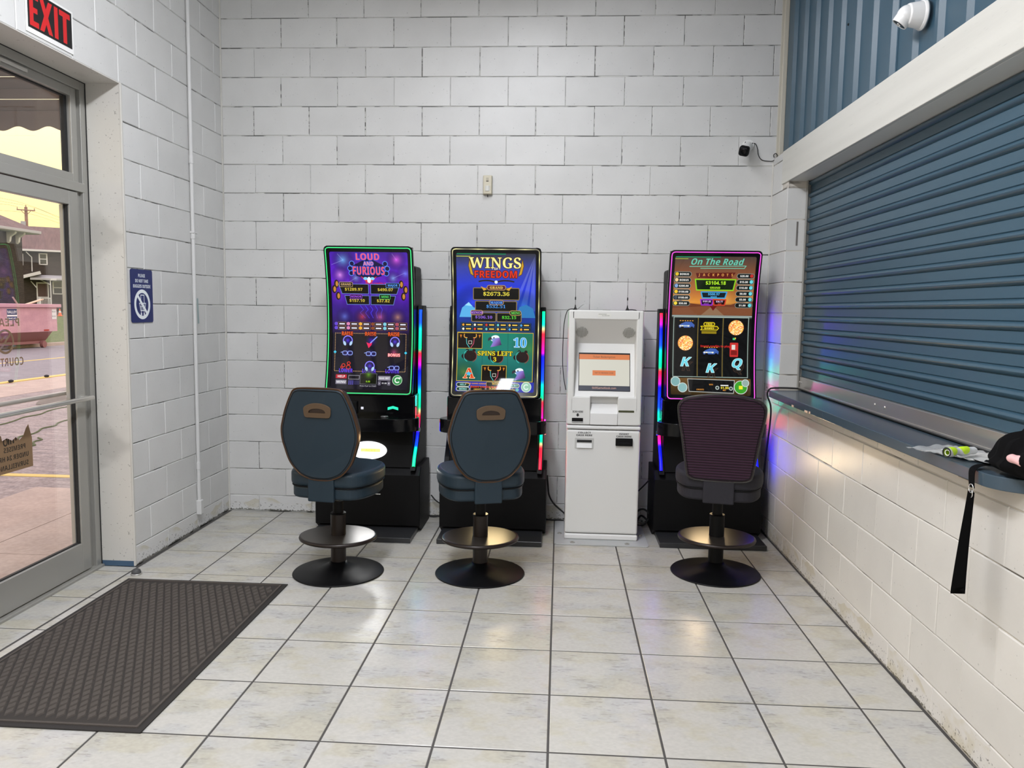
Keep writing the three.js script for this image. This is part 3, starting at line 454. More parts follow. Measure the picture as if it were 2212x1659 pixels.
  const textPlate = (lines, ww, hh, x, y, arrow) => { const map = canvasTex(512, Math.round(512 * hh / ww), (g, a, b) => { g.clearRect(0, 0, a, b); g.fillStyle = '#101010'; g.textAlign = 'center'; const n = lines.length, fs = arrow ? b * 0.44 : b / n * 0.92; g.font = `bold ${Math.round(fs)}px sans-serif`; lines.forEach((s, i) => { const m = g.measureText(s).width; g.save(); g.translate(a / 2, fs * 0.84 + i * b / n); g.scale(Math.min(1.3, a * 0.98 / m), 1); g.fillText(s, 0, 0); g.restore(); }); if (arrow) { g.fillRect(a / 2 - 40, b * 0.5, 80, b * 0.22); g.beginPath(); g.moveTo(a / 2 - 90, b * 0.7); g.lineTo(a / 2 + 90, b * 0.7); g.lineTo(a / 2, b); g.fill(); } }); part(t, 'lettering', new THREE.PlaneGeometry(ww, hh).translate(x, y, 0.0016), std({ map, transparent: true, alphaTest: 0.4, roughness: 0.6 })); };
  textPlate(['SCAN HERE'], 0.072, 0.042, -0.172, 0.862, true); textPlate(['COLLECT', 'CASH HERE'], 0.118, 0.034, -0.125, 0.725); textPlate(['INSERT', 'CASH HERE'], 0.106, 0.032, 0.136, 0.722);
  { const map = canvasTex(512, 128, (g, a, b) => { g.fillStyle = '#dcdcd6'; g.fillRect(0, 0, a, b); g.fillStyle = '#6a6a66'; g.font = 'bold 46px sans-serif'; g.fillText('SERVICE/HELP', 30, 52); g.fillText('412-499-8164', 160, 106); }); part(t, 'help_label', new THREE.PlaneGeometry(0.088, 0.022).translate(-0.012, 1.514, 0.0012), std({ map, roughness: 0.5 })); }
  part(t, 'code_scanner', [rbx(-0.210, -0.136, 0.802, 0.832, -0.01, 0.003, 0.002)], blackGloss, 'black code scanner window'); part(t, 'scanner_line', box(0.072, 0.003, 0.001, -0.173, 0.807, 0.0036), w2);
  part(t, 'card_slot', rbx(0.095, 0.199, 0.874, 0.889, -0.01, 0.003, 0.005), std({ color: rgb(0.05, 0.055, 0.02), roughness: 0.3 }), 'narrow dark card slot');
  part(t, 'cash_outlet', [rbx(-0.187, -0.062, 0.628, 0.700, -0.02, 0.002, 0.002)], std({ color: rgb(0.5, 0.5, 0.48), roughness: 0.4 })); part(t, 'outlet_slot', box(0.098, 0.016, 0.004, -0.124, 0.678, 0.0018), blackRubber); part(t, 'outlet_lip', new THREE.BoxGeometry(0.1, 0.036, 0.004).rotateX(-0.3).translate(-0.124, 0.650, 0.004), w2);
  part(t, 'cash_acceptor', [rbx(0.082, 0.193, 0.653, 0.703, -0.02, 0.018, 0.003), rbx(0.10, 0.175, 0.660, 0.678, 0.015, 0.028, 0.004)], black, 'black cash acceptor'); part(t, 'top_vent', rbox(0.05, 0.004, 0.012, 0.001, 0.0, 1.546, -0.012), alu);
  // antennas and paper on top
  for (const [x, lab] of [[-0.197, 'thin black antenna standing beside a paper scrap on the kiosk'], [0.164, 'thin black antenna standing alone on the kiosk top']]) {
    const a = thing('antenna', lab, 'antenna', [2.75 + x, y1, 0.155], 0, 'kiosk antennas'); part(a, 'antenna_base', lathe([[0, 0], [0.014, 0], [0.012, 0.006], [0.005, 0.02], [0.0032, 0.035], [0, 0.036]], 20), blackRubber); part(a, 'whip', cyl(0.0014, 0.0011, 0.19, 0, 0.03, 0, 8), blackRubber); part(a, 'loading_coil', cyl(0.0045, 0.004, 0.02, 0, 0.07, 0, 12), blackRubber);
  }
  const pg = new THREE.PlaneGeometry(0.10, 0.05, 10, 4); { const p = pg.attributes.position; for (let i = 0; i < p.count; i++) { const x = p.getX(i); p.setZ(i, 0.036 * Math.max(0, Math.sin(x * 26 + 0.6)) ** 2); } pg.computeVertexNormals(); }
  const paper = single('paper_scrap', 'small folded white paper scrap lying on the kiosk top', 'paper', pg.rotateX(-Math.PI / 2).translate(0, 0.001, 0), std({ color: rgb(0.75, 0.75, 0.73), roughness: 0.8, side: THREE.DoubleSide })); paper.position.set(2.578, y1 + 0.001, 0.2); paper.rotation.y = -0.2;
}

// ================= GAMING MACHINES =================
const SCR_W = 0.532, SCR_H = 0.925, FR_W = 0.608, FR_H = 1.008, SAG = 0.078;
const bend = (g) => { const p = g.attributes.position; for (let i = 0; i < p.count; i++) { const k = p.getY(i) / (FR_H / 2); p.setZ(i, p.getZ(i) - SAG * (1 - k * k)); } g.computeVertexNormals(); return g; };
function bezelGeo(w, h, r, iw, ih, ir, n = 240) {                     // picture-frame ring: side, rounded edge, front face, inner lip
  const o = roundRect(w, h, r).getSpacedPoints(n), i = roundRect(iw, ih, ir).getSpacedPoints(n), o2 = roundRect(w - 0.008, h - 0.008, r - 0.004).getSpacedPoints(n), loops = [o.map((p) => [p.x, p.y, -0.024]), o.map((p) => [p.x, p.y, 0]), o2.map((p) => [p.x, p.y, 0.004]), i.map((p) => [p.x, p.y, 0.004]), i.map((p) => [p.x, p.y, -0.012])], pos = [], idx = [];
  for (let k = 0; k + 1 < loops.length; k++) { const base = pos.length / 3; for (let j = 0; j <= n; j++) pos.push(...loops[k][j], ...loops[k + 1][j]); for (let j = 0; j < n; j++) { const q = base + 2 * j; idx.push(q, q + 2, q + 1, q + 1, q + 2, q + 3); } }
  const g = new THREE.BufferGeometry(); g.setAttribute('position', new THREE.Float32BufferAttribute(pos, 3)); g.setAttribute('uv', new THREE.Float32BufferAttribute(new Float32Array(pos.length / 3 * 2), 2)); g.setIndex(idx); g.computeVertexNormals(); return g;
}
const ringPath = (w, h, r, z, n = 160) => { const raw = roundRect(w, h, r).getSpacedPoints(n); raw.pop(); return raw.map((q) => { const k = q.y / (FR_H / 2); return [q.x, q.y, z - SAG * (1 - k * k)]; }); };
const stripTex = (stops) => canvasTex(16, 512, (g, w, h) => { const l = g.createLinearGradient(0, 0, 0, h); stops.forEach(([p, c]) => l.addColorStop(p, c)); g.fillStyle = l; g.fillRect(0, 0, w, h); });
// one light strip: a flat diffuser following a path in z and y
function stripGeo(path, w = 0.02, th = 0.012) {
  const c = new THREE.CatmullRomCurve3(path.map(([y, z]) => new THREE.Vector3(0, y, z)), false, 'catmullrom', 0.5), n = 48, pos = [], uv = [], idx = [];
  const frames = []; for (let i = 0; i <= n; i++) { const p = c.getPointAt(i / n), tg = c.getTangentAt(i / n), out = new THREE.Vector3(0, tg.z, -tg.y); if (out.z < 0) out.negate(); frames.push([p, out]); }
  const sect = [[-w / 2, 0], [-w / 2, 0.6], [-w / 4, 1], [w / 4, 1], [w / 2, 0.6], [w / 2, 0]];
  frames.forEach(([p, o], i) => sect.forEach(([x, k]) => { pos.push(x, p.y + o.y * th * k, p.z + o.z * th * k); uv.push(0.5, 1 - i / n); }));
  for (let i = 0; i < n; i++) for (let j = 0; j < 5; j++) { const a = i * 6 + j, b = a + 6; idx.push(a, b, a + 1, a + 1, b, b + 1); }
  const g = new THREE.BufferGeometry(); g.setAttribute('position', new THREE.Float32BufferAttribute(pos, 3)); g.setAttribute('uv', new THREE.Float32BufferAttribute(uv, 2)); g.setIndex(idx); g.computeVertexNormals(); return g;
}
function machine(label, x, z, turn, screenMap, ring, strips, sign, signColor, lightColor, screenK = 1) {
  const t = thing('gaming_machine', label, 'gaming machine', [x, 0, z], turn);   // z: front of the display
  // plinth, foot plate
  const side = extrude(poly([[-0.36, 0.0], [-0.05, 0.0], [0.03, 0.05], [0.03, 0.40], [-0.02, 0.455], [-0.36, 0.455]]), 0.72, 0.004, 1).rotateY(-Math.PI / 2).translate(0.36, 0, 0);
  part(t, 'base_cabinet', side, black);
  part(t, 'foot_plate', [extrude(poly([[-0.345, 0.27], [0.345, 0.27], [0.345, -0.03], [-0.345, -0.03]]), 0.028, 0.003, 1).rotateX(Math.PI / 2).translate(0, 0.031, 0)], std({ color: rgb(0.022, 0.023, 0.025), roughness: 0.34 }), 'flat dark grey foot plate');
  // lower body and wings
  part(t, 'lower_body', extrude(poly([[-0.36, 0.45], [0.0, 0.45], [-0.03, 0.60], [-0.035, 0.74], [-0.02, 0.94], [-0.36, 0.94]]), 0.60, 0.004, 1).rotateY(-Math.PI / 2).translate(0.30, 0, 0), black);
  const wing = extrude(poly([[-0.37, 0.44], [0.05, 0.44], [-0.01, 0.53], [-0.10, 0.63], [-0.15, 0.72], [-0.18, 0.85], [-0.20, 1.2], [-0.215, 1.50], [-0.24, 1.56], [-0.37, 1.56]]), 0.030, 0.003, 1).rotateY(-Math.PI / 2);
  for (const s of [-1, 1]) { const m = part(t, 'side_panel', wing, black); m.position.x = s * 0.318 + 0.015; }
  part(t, 'rear_column', rbx(-0.298, 0.298, 0.90, 1.832, -0.38, -0.13, 0.02), black);
  // button deck with rounded front corners and panel behind it
  const dk = new THREE.Shape(); dk.moveTo(-0.318, 0.055); dk.lineTo(0.318, 0.055); dk.lineTo(0.360, -0.03); dk.lineTo(0.360, -0.06); dk.quadraticCurveTo(0.360, -0.10, 0.30, -0.135); dk.quadraticCurveTo(0.26, -0.155, 0.20, -0.158); dk.lineTo(-0.20, -0.158); dk.quadraticCurveTo(-0.26, -0.155, -0.30, -0.135); dk.quadraticCurveTo(-0.360, -0.10, -0.360, -0.06); dk.lineTo(-0.360, -0.03); dk.closePath();
  part(t, 'button_deck', extrude(dk, 0.078, 0.006, 3).rotateX(-Math.PI / 2).translate(0, 0.722, 0), blackGloss);
  part(t, 'button_panel', rbx(-0.322, 0.322, 0.795, 0.948, -0.20, -0.012, 0.012), blackGloss);
  part(t, 'bill_acceptor', [rbx(-0.13, -0.075, 0.815, 0.90, -0.014, 0.012, 0.004)], black); part(t, 'acceptor_light', [rbx(-0.052, -0.034, 0.845, 0.862, -0.013, -0.008, 0.003)], glow(0.9, 0.9, 1.0, 0.9));
  const chev = poly([[-0.036, -0.006], [0, 0.004], [0.036, -0.006], [0.036, 0.012], [0, 0.022], [-0.036, 0.012]]); part(t, 'play_light', extrude(chev, 0.004).translate(0.17, 0.85, -0.012), glow(0.02, 0.95, 0.55, 1.1), 'green lit chevron');
  part(t, 'play_button', lathe([[0, 0], [0.026, 0], [0.026, 0.004], [0.022, 0.007], [0, 0.008]], 28).translate(0.13, 0.807, 0.07), std({ color: rgb(0.25, 0.25, 0.25), metalness: 0.6, roughness: 0.3 }));
  for (const s of [-1, 1]) part(t, 'lock', new THREE.CylinderGeometry(0.013, 0.014, 0.016, 20).rotateZ(Math.PI / 2).translate(s * 0.347, 0.712, -0.02), chrome);
  part(t, 'deck_trim', rbx(-0.27, 0.27, 0.698, 0.716, -0.036, -0.022, 0.005), std({ color: rgb(0.05, 0.05, 0.05), roughness: 0.25 }));
  // oval sign
  const ov = new THREE.Shape(); ov.absellipse(0, 0, 0.128, 0.062, 0, Math.PI * 2);
  const og = extrude(ov, 0.006, 0, 1, 40); { const p = og.attributes.position, uv = og.attributes.uv; for (let i = 0; i < p.count; i++) uv.setXY(i, p.getX(i) / 0.256 + 0.5, p.getY(i) / 0.124 + 0.5); }
  const sg = part(t, 'oval_sign', og, std({ color: 0x000000, emissive: 0xffffff, emissiveMap: sign, emissiveIntensity: 1.6, roughness: 0.3 }), 'lit oval sign'); sg.rotation.x = -0.10; sg.position.set(0, 0.562, -0.012);
  const sl = new THREE.RectAreaLight(lightColor, SIGN_POWER, 0.2, 0.1); sl.position.set(0, 0.562, 0.004); sl.rotation.set(-0.10, Math.PI, 0); t.add(sl);
  // display
  const yc = 1.447, disp = new THREE.Group(); disp.name = 'display'; disp.position.set(0, yc, 0); t.add(disp);
  part(disp, 'bezel', bend(bezelGeo(FR_W, FR_H, 0.028, SCR_W + 0.004, SCR_H + 0.004, 0.006)), blackGloss);
  part(disp, 'housing', bend(new THREE.BoxGeometry(FR_W - 0.012, FR_H - 0.012, 0.03, 1, 28, 1).translate(0, 0, -0.037)), black);
  part(disp, 'screen', bend(new THREE.PlaneGeometry(SCR_W + 0.006, SCR_H + 0.006, 1, 40).translate(0, 0, -0.008)), phys({ color: rgb(0.003, 0.003, 0.003), emissive: 0xffffff, emissiveMap: screenMap, emissiveIntensity: screenK, roughness: 0.03, specularIntensity: 0.42 }), 'tall curved screen');
  const rp = ringPath(FR_W - 0.026, FR_H - 0.026, 0.018, 0.0045); part(disp, 'light_ring', new THREE.TubeGeometry(new THREE.CatmullRomCurve3(rp.map(V3), true), 260, 0.0034, 8, true), ring, 'glowing outline around the screen');
  // side light strips
  const run = [[1.53, -0.225], [1.2, -0.195], [0.85, -0.175], [0.72, -0.145], [0.63, -0.095], [0.53, -0.005], [0.462, 0.035]];
  for (const s of [-1, 1]) {
    const stops = strips[s > 0 ? 1 : 0]; if (!stops) continue;
    const m = part(t, 'light_strip', stripGeo(run), std({ color: 0x000000, emissive: 0xffffff, emissiveMap: stripTex(stops), emissiveIntensity: 1.7, roughness: 0.4 }), 'rainbow light strip'); m.position.x = s * 0.322;
    const path = new THREE.CatmullRomCurve3(run.map(([y, zz]) => new THREE.Vector3(0, y, zz)), false, 'catmullrom', 0.5);
    for (let i = 0; i < 10; i++) { const k = (i + 0.5) / 10, p = path.getPointAt(k); let c = stops[0][1]; for (const [q, col] of stops) if (q <= k + 0.02) c = col; const l = new THREE.RectAreaLight(c, STRIP_POWER, 0.016, 0.105); l.position.set(s * 0.346, p.y, p.z + 0.012); l.rotation.y = -s * Math.PI / 2 - s * 0.5; t.add(l); }
  }
  return t;
}
// ---------- what the screens show ----------
const SW = 590, SH = 1024;
const rrect = (g, x, y, w, h, r) => { g.beginPath(); g.moveTo(x + r, y); g.arcTo(x + w, y, x + w, y + h, r); g.arcTo(x + w, y + h, x, y + h, r); g.arcTo(x, y + h, x, y, r); g.arcTo(x, y, x + w, y, r); g.closePath(); };
const wide = (g, s, x, y, k, stroke) => { g.save(); g.translate(x, y); g.scale(k, 1); if (stroke) g.strokeText(s, 0, 0); g.fillText(s, 0, 0); g.restore(); };
const spot = (g, x, y, r, c) => { const q = g.createRadialGradient(x, y, 0, x, y, r); q.addColorStop(0, c); q.addColorStop(1, 'rgba(0,0,0,0)'); g.fillStyle = q; g.fillRect(x - r, y - r, 2 * r, 2 * r); };
const shapePath = (g, pts) => { g.beginPath(); pts.forEach(([x, y], i) => (i ? g.lineTo(x, y) : g.moveTo(x, y))); g.closePath(); };
const screenA = canvasTex(SW, SH, (g, w, h) => {
  const bg = g.createLinearGradient(0, 0, 0, h); bg.addColorStop(0, '#4a24a8'); bg.addColorStop(0.2, '#6a22d8'); bg.addColorStop(0.42, '#3a1a8a'); bg.addColorStop(0.58, '#241444'); bg.addColorStop(0.6, '#141220'); bg.addColorStop(1, '#16131f'); g.fillStyle = bg; g.fillRect(0, 0, w, h);
  for (const [x, y, r, c] of [[100, 60, 90, 'rgba(120,190,255,.95)'], [500, 55, 80, 'rgba(255,110,255,.9)'], [70, 170, 70, 'rgba(255,170,255,.8)'], [190, 190, 60, 'rgba(140,190,255,.95)'], [470, 190, 60, 'rgba(140,180,255,.95)'], [565, 155, 70, 'rgba(120,130,255,.9)'], [300, 120, 230, 'rgba(150,60,255,.55)'], [60, 330, 130, 'rgba(120,40,230,.5)'], [540, 330, 130, 'rgba(120,40,230,.5)']]) spot(g, x, y, r, c);
  g.strokeStyle = 'rgba(190,200,255,.5)'; g.lineWidth = 3; for (const [a, b, c, d] of [[100, 60, 10, 95], [100, 60, 60, 15], [190, 190, 120, 230], [470, 190, 560, 150], [500, 55, 470, 10]]) { g.beginPath(); g.moveTo(a, b); g.lineTo(c, d); g.stroke(); }
  g.fillStyle = '#1a1440'; g.strokeStyle = '#5a8cff'; g.lineWidth = 5; for (const s of [-1, 1]) for (const [dx, y] of [[125, 85], [140, 120], [132, 155]]) { g.beginPath(); g.arc(290 + s * dx, y, 18, 0, 7); g.fill(); g.stroke(); }
  shapePath(g, [[170, 100], [290, 40], [410, 100], [385, 175], [290, 200], [195, 175]]); g.fill();
  g.textAlign = 'center'; g.lineJoin = 'round'; g.lineWidth = 9; g.strokeStyle = '#3a56d8'; g.fillStyle = '#ff5a7a'; g.font = 'bold 66px sans-serif'; wide(g, 'LOUD', 285, 58, 1.04, true); g.fillStyle = '#ff9aa0'; g.font = 'bold 40px sans-serif'; wide(g, 'AND', 290, 98, 0.9, true); g.fillStyle = '#ff5a66'; g.font = 'bold 80px sans-serif'; wide(g, 'FURIOUS', 288, 165, 0.72, true);
  g.fillStyle = '#e8403c'; shapePath(g, [[225, 176], [285, 205], [275, 228]]); g.fill(); shapePath(g, [[350, 176], [292, 205], [302, 228]]); g.fill(); g.fillStyle = '#8ad8ff'; for (const x of [262, 315]) { g.beginPath(); g.ellipse(x, 194, 16, 11, 0, 0, 7); g.fill(); } g.fillStyle = '#f2f4ff'; g.beginPath(); g.ellipse(289, 205, 14, 24, 0, 0, 7); g.fill();
  g.fillStyle = '#e02a20'; g.font = 'bold 21px sans-serif'; g.fillText('Insert credits to play', 365, 236);
  for (const [cx, y] of [[40, 235], [22, 275], [50, 325], [530, 235], [562, 275], [545, 325]]) { g.fillStyle = '#2b1a12'; g.beginPath(); g.ellipse(cx, y, 18, 30, 0, 0, 7); g.fill(); g.fillStyle = '#c98a3a'; g.beginPath(); g.ellipse(cx + 3, y, 10, 20, 0, 0, 7); g.fill(); }
  const panel = (x0, x1, y0, y1, inset, amount, dir) => { g.fillStyle = '#15120f'; g.strokeStyle = '#6a86d8'; g.lineWidth = 4; shapePath(g, dir > 0 ? [[x0, y0], [x1, y0], [x1, y1], [x0 + inset, y1]] : [[x0, y0], [x1, y0], [x1 - inset, y1], [x0, y1]]); g.fill(); g.stroke(); g.fillStyle = '#d8c243'; g.font = 'bold 30px sans-serif'; wide(g, amount, (x0 + x1) / 2, (y0 + y1) / 2 + 14, 1.1); };
  panel(55, 282, 236, 308, 25, '$1289.97', 1); panel(298, 520, 236, 308, 25, '$490.07', -1); panel(100, 285, 322, 388, 16, '$157.10', 1); panel(298, 485, 322, 388, 16, '$37.82', -1);
  const tag = (x, y, w_, s, c) => { g.fillStyle = '#1a1420'; g.strokeStyle = c; g.lineWidth = 3; rrect(g, x, y, w_, 34, 5); g.fill(); g.stroke(); g.fillStyle = c; g.font = 'bold 23px sans-serif'; g.fillText(s, x + w_ / 2, y + 25); };
  tag(62, 222, 100, 'GRAND', '#d8b478'); tag(415, 226, 100, 'MAJOR', '#5aa8ff'); tag(140, 312, 90, 'MINOR', '#b050f0'); tag(365, 312, 80, 'MINI', '#50e060');
  g.strokeStyle = '#4a3ae8'; g.lineWidth = 5; for (let i = 0; i < 5; i++) { g.beginPath(); g.moveTo(215 + i * 38, 395); g.lineTo(240 + i * 36, 425); g.lineTo(215 + i * 40, 450); g.lineTo(255 + i * 30, 490); g.stroke(); }
  for (let i = 0; i < 4; i++) { const x = 95 + i * 135; spot(g, x, 480, 70, ['rgba(120,160,255,.6)', 'rgba(255,80,70,.6)', 'rgba(255,120,150,.6)', 'rgba(255,190,110,.6)'][i]); }
  for (let r = 0; r < 2; r++) for (let i = 0; i < 6; i++) { const x = 18 + i * 93, y = 522 + r * 31; g.fillStyle = '#171228'; g.strokeStyle = '#a8783a'; g.lineWidth = 2; g.fillRect(x + 26, y, 62, 25); g.strokeRect(x + 26, y, 62, 25); g.fillStyle = ['#6a4ad8', '#e08ab8', '#f0b040', '#8a4a2a', '#80d0e0', '#b05060'][i]; g.beginPath(); g.arc(x + 12, y + 12, 13, 0, 7); g.fill(); g.fillStyle = '#e8e6f4'; g.fillRect(x + 36, y + 8, 42, 10); }
  g.strokeStyle = '#caa06a'; g.lineWidth = 5; g.setLineDash([7, 5]); g.strokeRect(24, 606, 540, 284); g.setLineDash([]);
  g.font = 'bold 40px sans-serif'; g.lineWidth = 7; for (const [x] of [[115], [293], [470]]) { g.strokeStyle = '#6a1a10'; g.fillStyle = '#f0642c'; wide(g, 'RAISE', x, 622, 0.8, true); g.strokeStyle = '#241060'; g.fillStyle = '#6a4af0'; wide(g, 'LOWER', x - 4, 900, 0.78, true); }
  const phones = (x, y) => { spot(g, x, y, 50, 'rgba(90,60,255,.9)'); g.strokeStyle = '#8a80ff'; g.lineWidth = 8; g.beginPath(); g.arc(x, y, 34, Math.PI * 0.85, Math.PI * 2.15); g.stroke(); g.fillStyle = '#b8d8ff'; for (const s of [-1, 1]) { g.beginPath(); g.ellipse(x + s * 24, y + 22, 10, 18, s * 0.4, 0, 7); g.fill(); } };
  const shades = (x, y) => { spot(g, x, y, 46, 'rgba(90,70,255,.7)'); g.strokeStyle = '#9ab0ff'; g.fillStyle = '#241c50'; g.lineWidth = 5; for (const s of [-1, 1]) { rrect(g, x + s * 20 - 17, y - 14, 34, 28, 10); g.fill(); g.stroke(); } g.beginPath(); g.moveTo(x - 36, y - 8); g.lineTo(x - 52, y - 4); g.stroke(); };
  phones(120, 660); phones(480, 665); phones(293, 850); shades(120, 755); shades(300, 758); shades(480, 862);
  spot(g, 300, 660, 60, 'rgba(90,40,255,.7)'); g.fillStyle = '#f02860'; shapePath(g, [[262, 672], [285, 680], [308, 664], [302, 692], [280, 716]]); g.fill(); g.strokeStyle = '#8aa0ff'; g.lineWidth = 8; g.beginPath(); g.moveTo(292, 678); g.lineTo(345, 628); g.stroke();
  spot(g, 475, 745, 55, 'rgba(255,90,160,.6)'); g.strokeStyle = '#f04a50'; g.fillStyle = '#ffd0d0'; g.lineWidth = 5; g.font = 'bold 30px sans-serif'; wide(g, 'BONUS', 475, 776, 0.92, true);
  g.strokeStyle = '#d83428'; g.lineWidth = 6; for (const [x, y, r] of [[132, 832, 11], [130, 862, 15], [92, 848, 12], [80, 862, 8]]) { g.beginPath(); g.arc(x, y, r, 0, 7); g.stroke(); }
  g.fillStyle = '#4ad0f0'; for (const x of [24, 564]) shapePath(g, [[x - 12, 748], [x, 736], [x + 12, 748], [x, 760]]), g.fill();
  const btn = (x, y, w_, h_, c, s, f = 24) => { g.fillStyle = c; rrect(g, x, y, w_, h_, 4); g.fill(); g.fillStyle = '#f0f0f4'; g.font = `bold ${f}px sans-serif`; g.fillText(s, x + w_ / 2, y + h_ / 2 + f * 0.36); };
  btn(38, 916, 84, 30, '#b81c30', 'HELP'); btn(38, 956, 84, 32, '#7d7888', 'MENU'); btn(362, 922, 94, 34, '#8d8898', 'MAX BET', 19); btn(362, 962, 22, 30, '#6d6878', '-'); btn(434, 962, 22, 30, '#6d6878', '+'); btn(390, 962, 40, 28, '#1b1824', '$1.00', 15);
  g.fillStyle = '#15131c'; g.strokeStyle = '#b0b0bc'; g.lineWidth = 3; g.fillRect(136, 922, 82, 28); g.strokeRect(136, 922, 82, 28); g.fillStyle = '#4a44a0'; for (let i = 0; i < 3; i++) for (let j = 0; j < 3; j++) g.fillRect(136 + i * 14, 960 + j * 11, 11, 9); g.fillStyle = '#2c2850'; g.fillRect(180, 960, 40, 30);
  g.fillStyle = '#101508'; g.strokeRect(226, 908, 124, 76); g.fillRect(226, 908, 124, 76); spot(g, 288, 915, 50, 'rgba(120,200,30,.75)'); g.fillStyle = '#a0e020'; g.font = 'bold 17px sans-serif'; g.fillText('0.00', 286, 972); g.fillStyle = '#d8d8e0'; g.font = '14px sans-serif'; g.fillText('Press PLAY to START', 288, 1004);
  g.fillStyle = '#cdeecb'; g.beginPath(); g.arc(508, 952, 38, 0, 7); g.fill(); g.fillStyle = '#2f8c48'; g.beginPath(); g.arc(508, 952, 34, 0, 7); g.fill(); g.strokeStyle = '#eaf6ea'; g.lineWidth = 9; g.beginPath(); g.arc(508, 952, 17, 0.6, 5.6); g.stroke(); g.fillStyle = '#eaf6ea'; shapePath(g, [[516, 930], [534, 930], [528, 950]]); g.fill();
});
const screenB = canvasTex(SW, SH, (g, w, h) => {
  const bg = g.createLinearGradient(0, 0, 0, h); bg.addColorStop(0, '#33353f'); bg.addColorStop(0.1, '#3a44a0'); bg.addColorStop(0.25, '#2438d8'); bg.addColorStop(0.42, '#1c3cb0'); bg.addColorStop(0.55, '#123070'); bg.addColorStop(1, '#101838'); g.fillStyle = bg; g.fillRect(0, 0, w, h);
  g.save(); g.globalAlpha = 0.3; g.fillStyle = '#b8c0f0'; for (const [a, b] of [[470, 520], [400, 440], [540, 585]]) shapePath(g, [[580, 20], [a, 420], [b, 420]]), g.fill(); g.restore();
  spot(g, 120, 360, 140, 'rgba(60,80,255,.8)'); spot(g, 500, 380, 120, 'rgba(40,110,220,.7)');
  g.fillStyle = '#5ab0e8'; shapePath(g, [[20, 470], [40, 400], [90, 360], [130, 400], [170, 380], [220, 470]]); g.fill(); g.fillStyle = '#9adcff'; shapePath(g, [[60, 382], [90, 358], [118, 388]]); g.fill(); g.fillStyle = '#2f7ab8'; shapePath(g, [[440, 470], [470, 390], [520, 372], [570, 400], [590, 470]]); g.fill();
  g.textAlign = 'center'; g.lineJoin = 'round';
  g.fillStyle = '#c89a28'; g.strokeStyle = '#5a3c10'; g.lineWidth = 4; for (const s of [-1, 1]) { shapePath(g, [[295 + s * 175, 130], [295 + s * 196, 40], [295 + s * 205, 90], [295 + s * 190, 150], [295 + s * 165, 165]]); g.fill(); g.stroke(); }
  const gold = g.createLinearGradient(0, 20, 0, 105); gold.addColorStop(0, '#fff39a'); gold.addColorStop(0.5, '#f0b020'); gold.addColorStop(0.55, '#b06a10'); gold.addColorStop(1, '#ffd040'); g.fillStyle = gold; g.strokeStyle = '#4a3008'; g.lineWidth = 9; g.font = 'bold 108px serif'; wide(g, 'WINGS', 290, 106, 1.0, true);
  g.fillStyle = '#f4e8d0'; g.strokeStyle = '#1a2060'; g.lineWidth = 5; g.font = 'bold 24px sans-serif'; wide(g, '• OF •', 295, 120, 1, true);
  const red = g.createLinearGradient(0, 110, 0, 180); red.addColorStop(0, '#e03020'); red.addColorStop(1, '#f09050'); g.fillStyle = red; g.strokeStyle = '#5a2008'; g.lineWidth = 9; g.font = 'bold 70px sans-serif'; wide(g, 'FREEDOM', 292, 176, 1.0, true);
  g.strokeStyle = '#2a2018'; g.lineWidth = 10; g.beginPath(); g.moveTo(165, 205); g.quadraticCurveTo(240, 185, 292, 212); g.quadraticCurveTo(350, 185, 430, 205); g.stroke(); g.fillStyle = '#e8f0f4'; g.beginPath(); g.arc(295, 208, 12, 0, 7); g.fill();
  const plate = (x, y, w_, h_, s, c, f) => { g.fillStyle = '#11100f'; g.strokeStyle = '#8a7444'; g.lineWidth = 6; rrect(g, x, y, w_, h_, 8); g.fill(); g.stroke(); g.fillStyle = c; g.font = `bold ${f}px serif`; wide(g, s, x + w_ / 2, y + h_ * 0.5 + f * 0.36, 1.18); };
  plate(125, 252, 342, 86, '$2673.36', '#f4e44a', 40); plate(140, 350, 308, 74, '$532.51', '#4a9cf4', 34); plate(112, 436, 182, 66, '$106.10', '#9a6cf0', 30); plate(302, 436, 182, 66, '$32.15', '#5ae03a', 30);
  g.fillStyle = '#d8a030'; for (const s of [-1, 1]) shapePath(g, [[297 + s * 70, 262], [297 + s * 118, 238], [297 + s * 95, 272]]), g.fill();
  const cap = (x, y, w_, s, c, b) => { g.fillStyle = b; g.strokeStyle = '#c8a060'; g.lineWidth = 4; rrect(g, x, y, w_, 34, 15); g.fill(); g.stroke(); g.fillStyle = c; g.font = 'bold 26px serif'; g.fillText(s, x + w_ / 2, y + 26); };
  cap(228, 232, 138, 'GRAND', '#f4d860', '#5a2430'); cap(244, 342, 106, 'MAJOR', '#6ab4ff', '#22286a'); cap(104, 418, 92, 'MINOR', '#c890f4', '#301a4a'); cap(398, 418, 84, 'MINI', '#78e05a', '#14301a');
  g.fillStyle = '#0d1024'; g.fillRect(30, 510, 530, 62); for (let r = 0; r < 2; r++) for (let i = 0; i < 6; i++) { const x = 34 + i * 87, y = 513 + r * 31; g.strokeStyle = '#3a6a8a'; g.lineWidth = 2; g.strokeRect(x, y, 84, 27); g.fillStyle = ['#e8a030', '#f0f0e0', '#d84030', '#6ad0d0', '#f0c060', '#4aa0e0'][(i + r) % 6]; g.beginPath(); g.arc(x + 16, y + 14, 9, 0, 7); g.fill(); g.fillStyle = '#f0c850'; g.fillRect(x + 36, y + 9, 38, 9); }
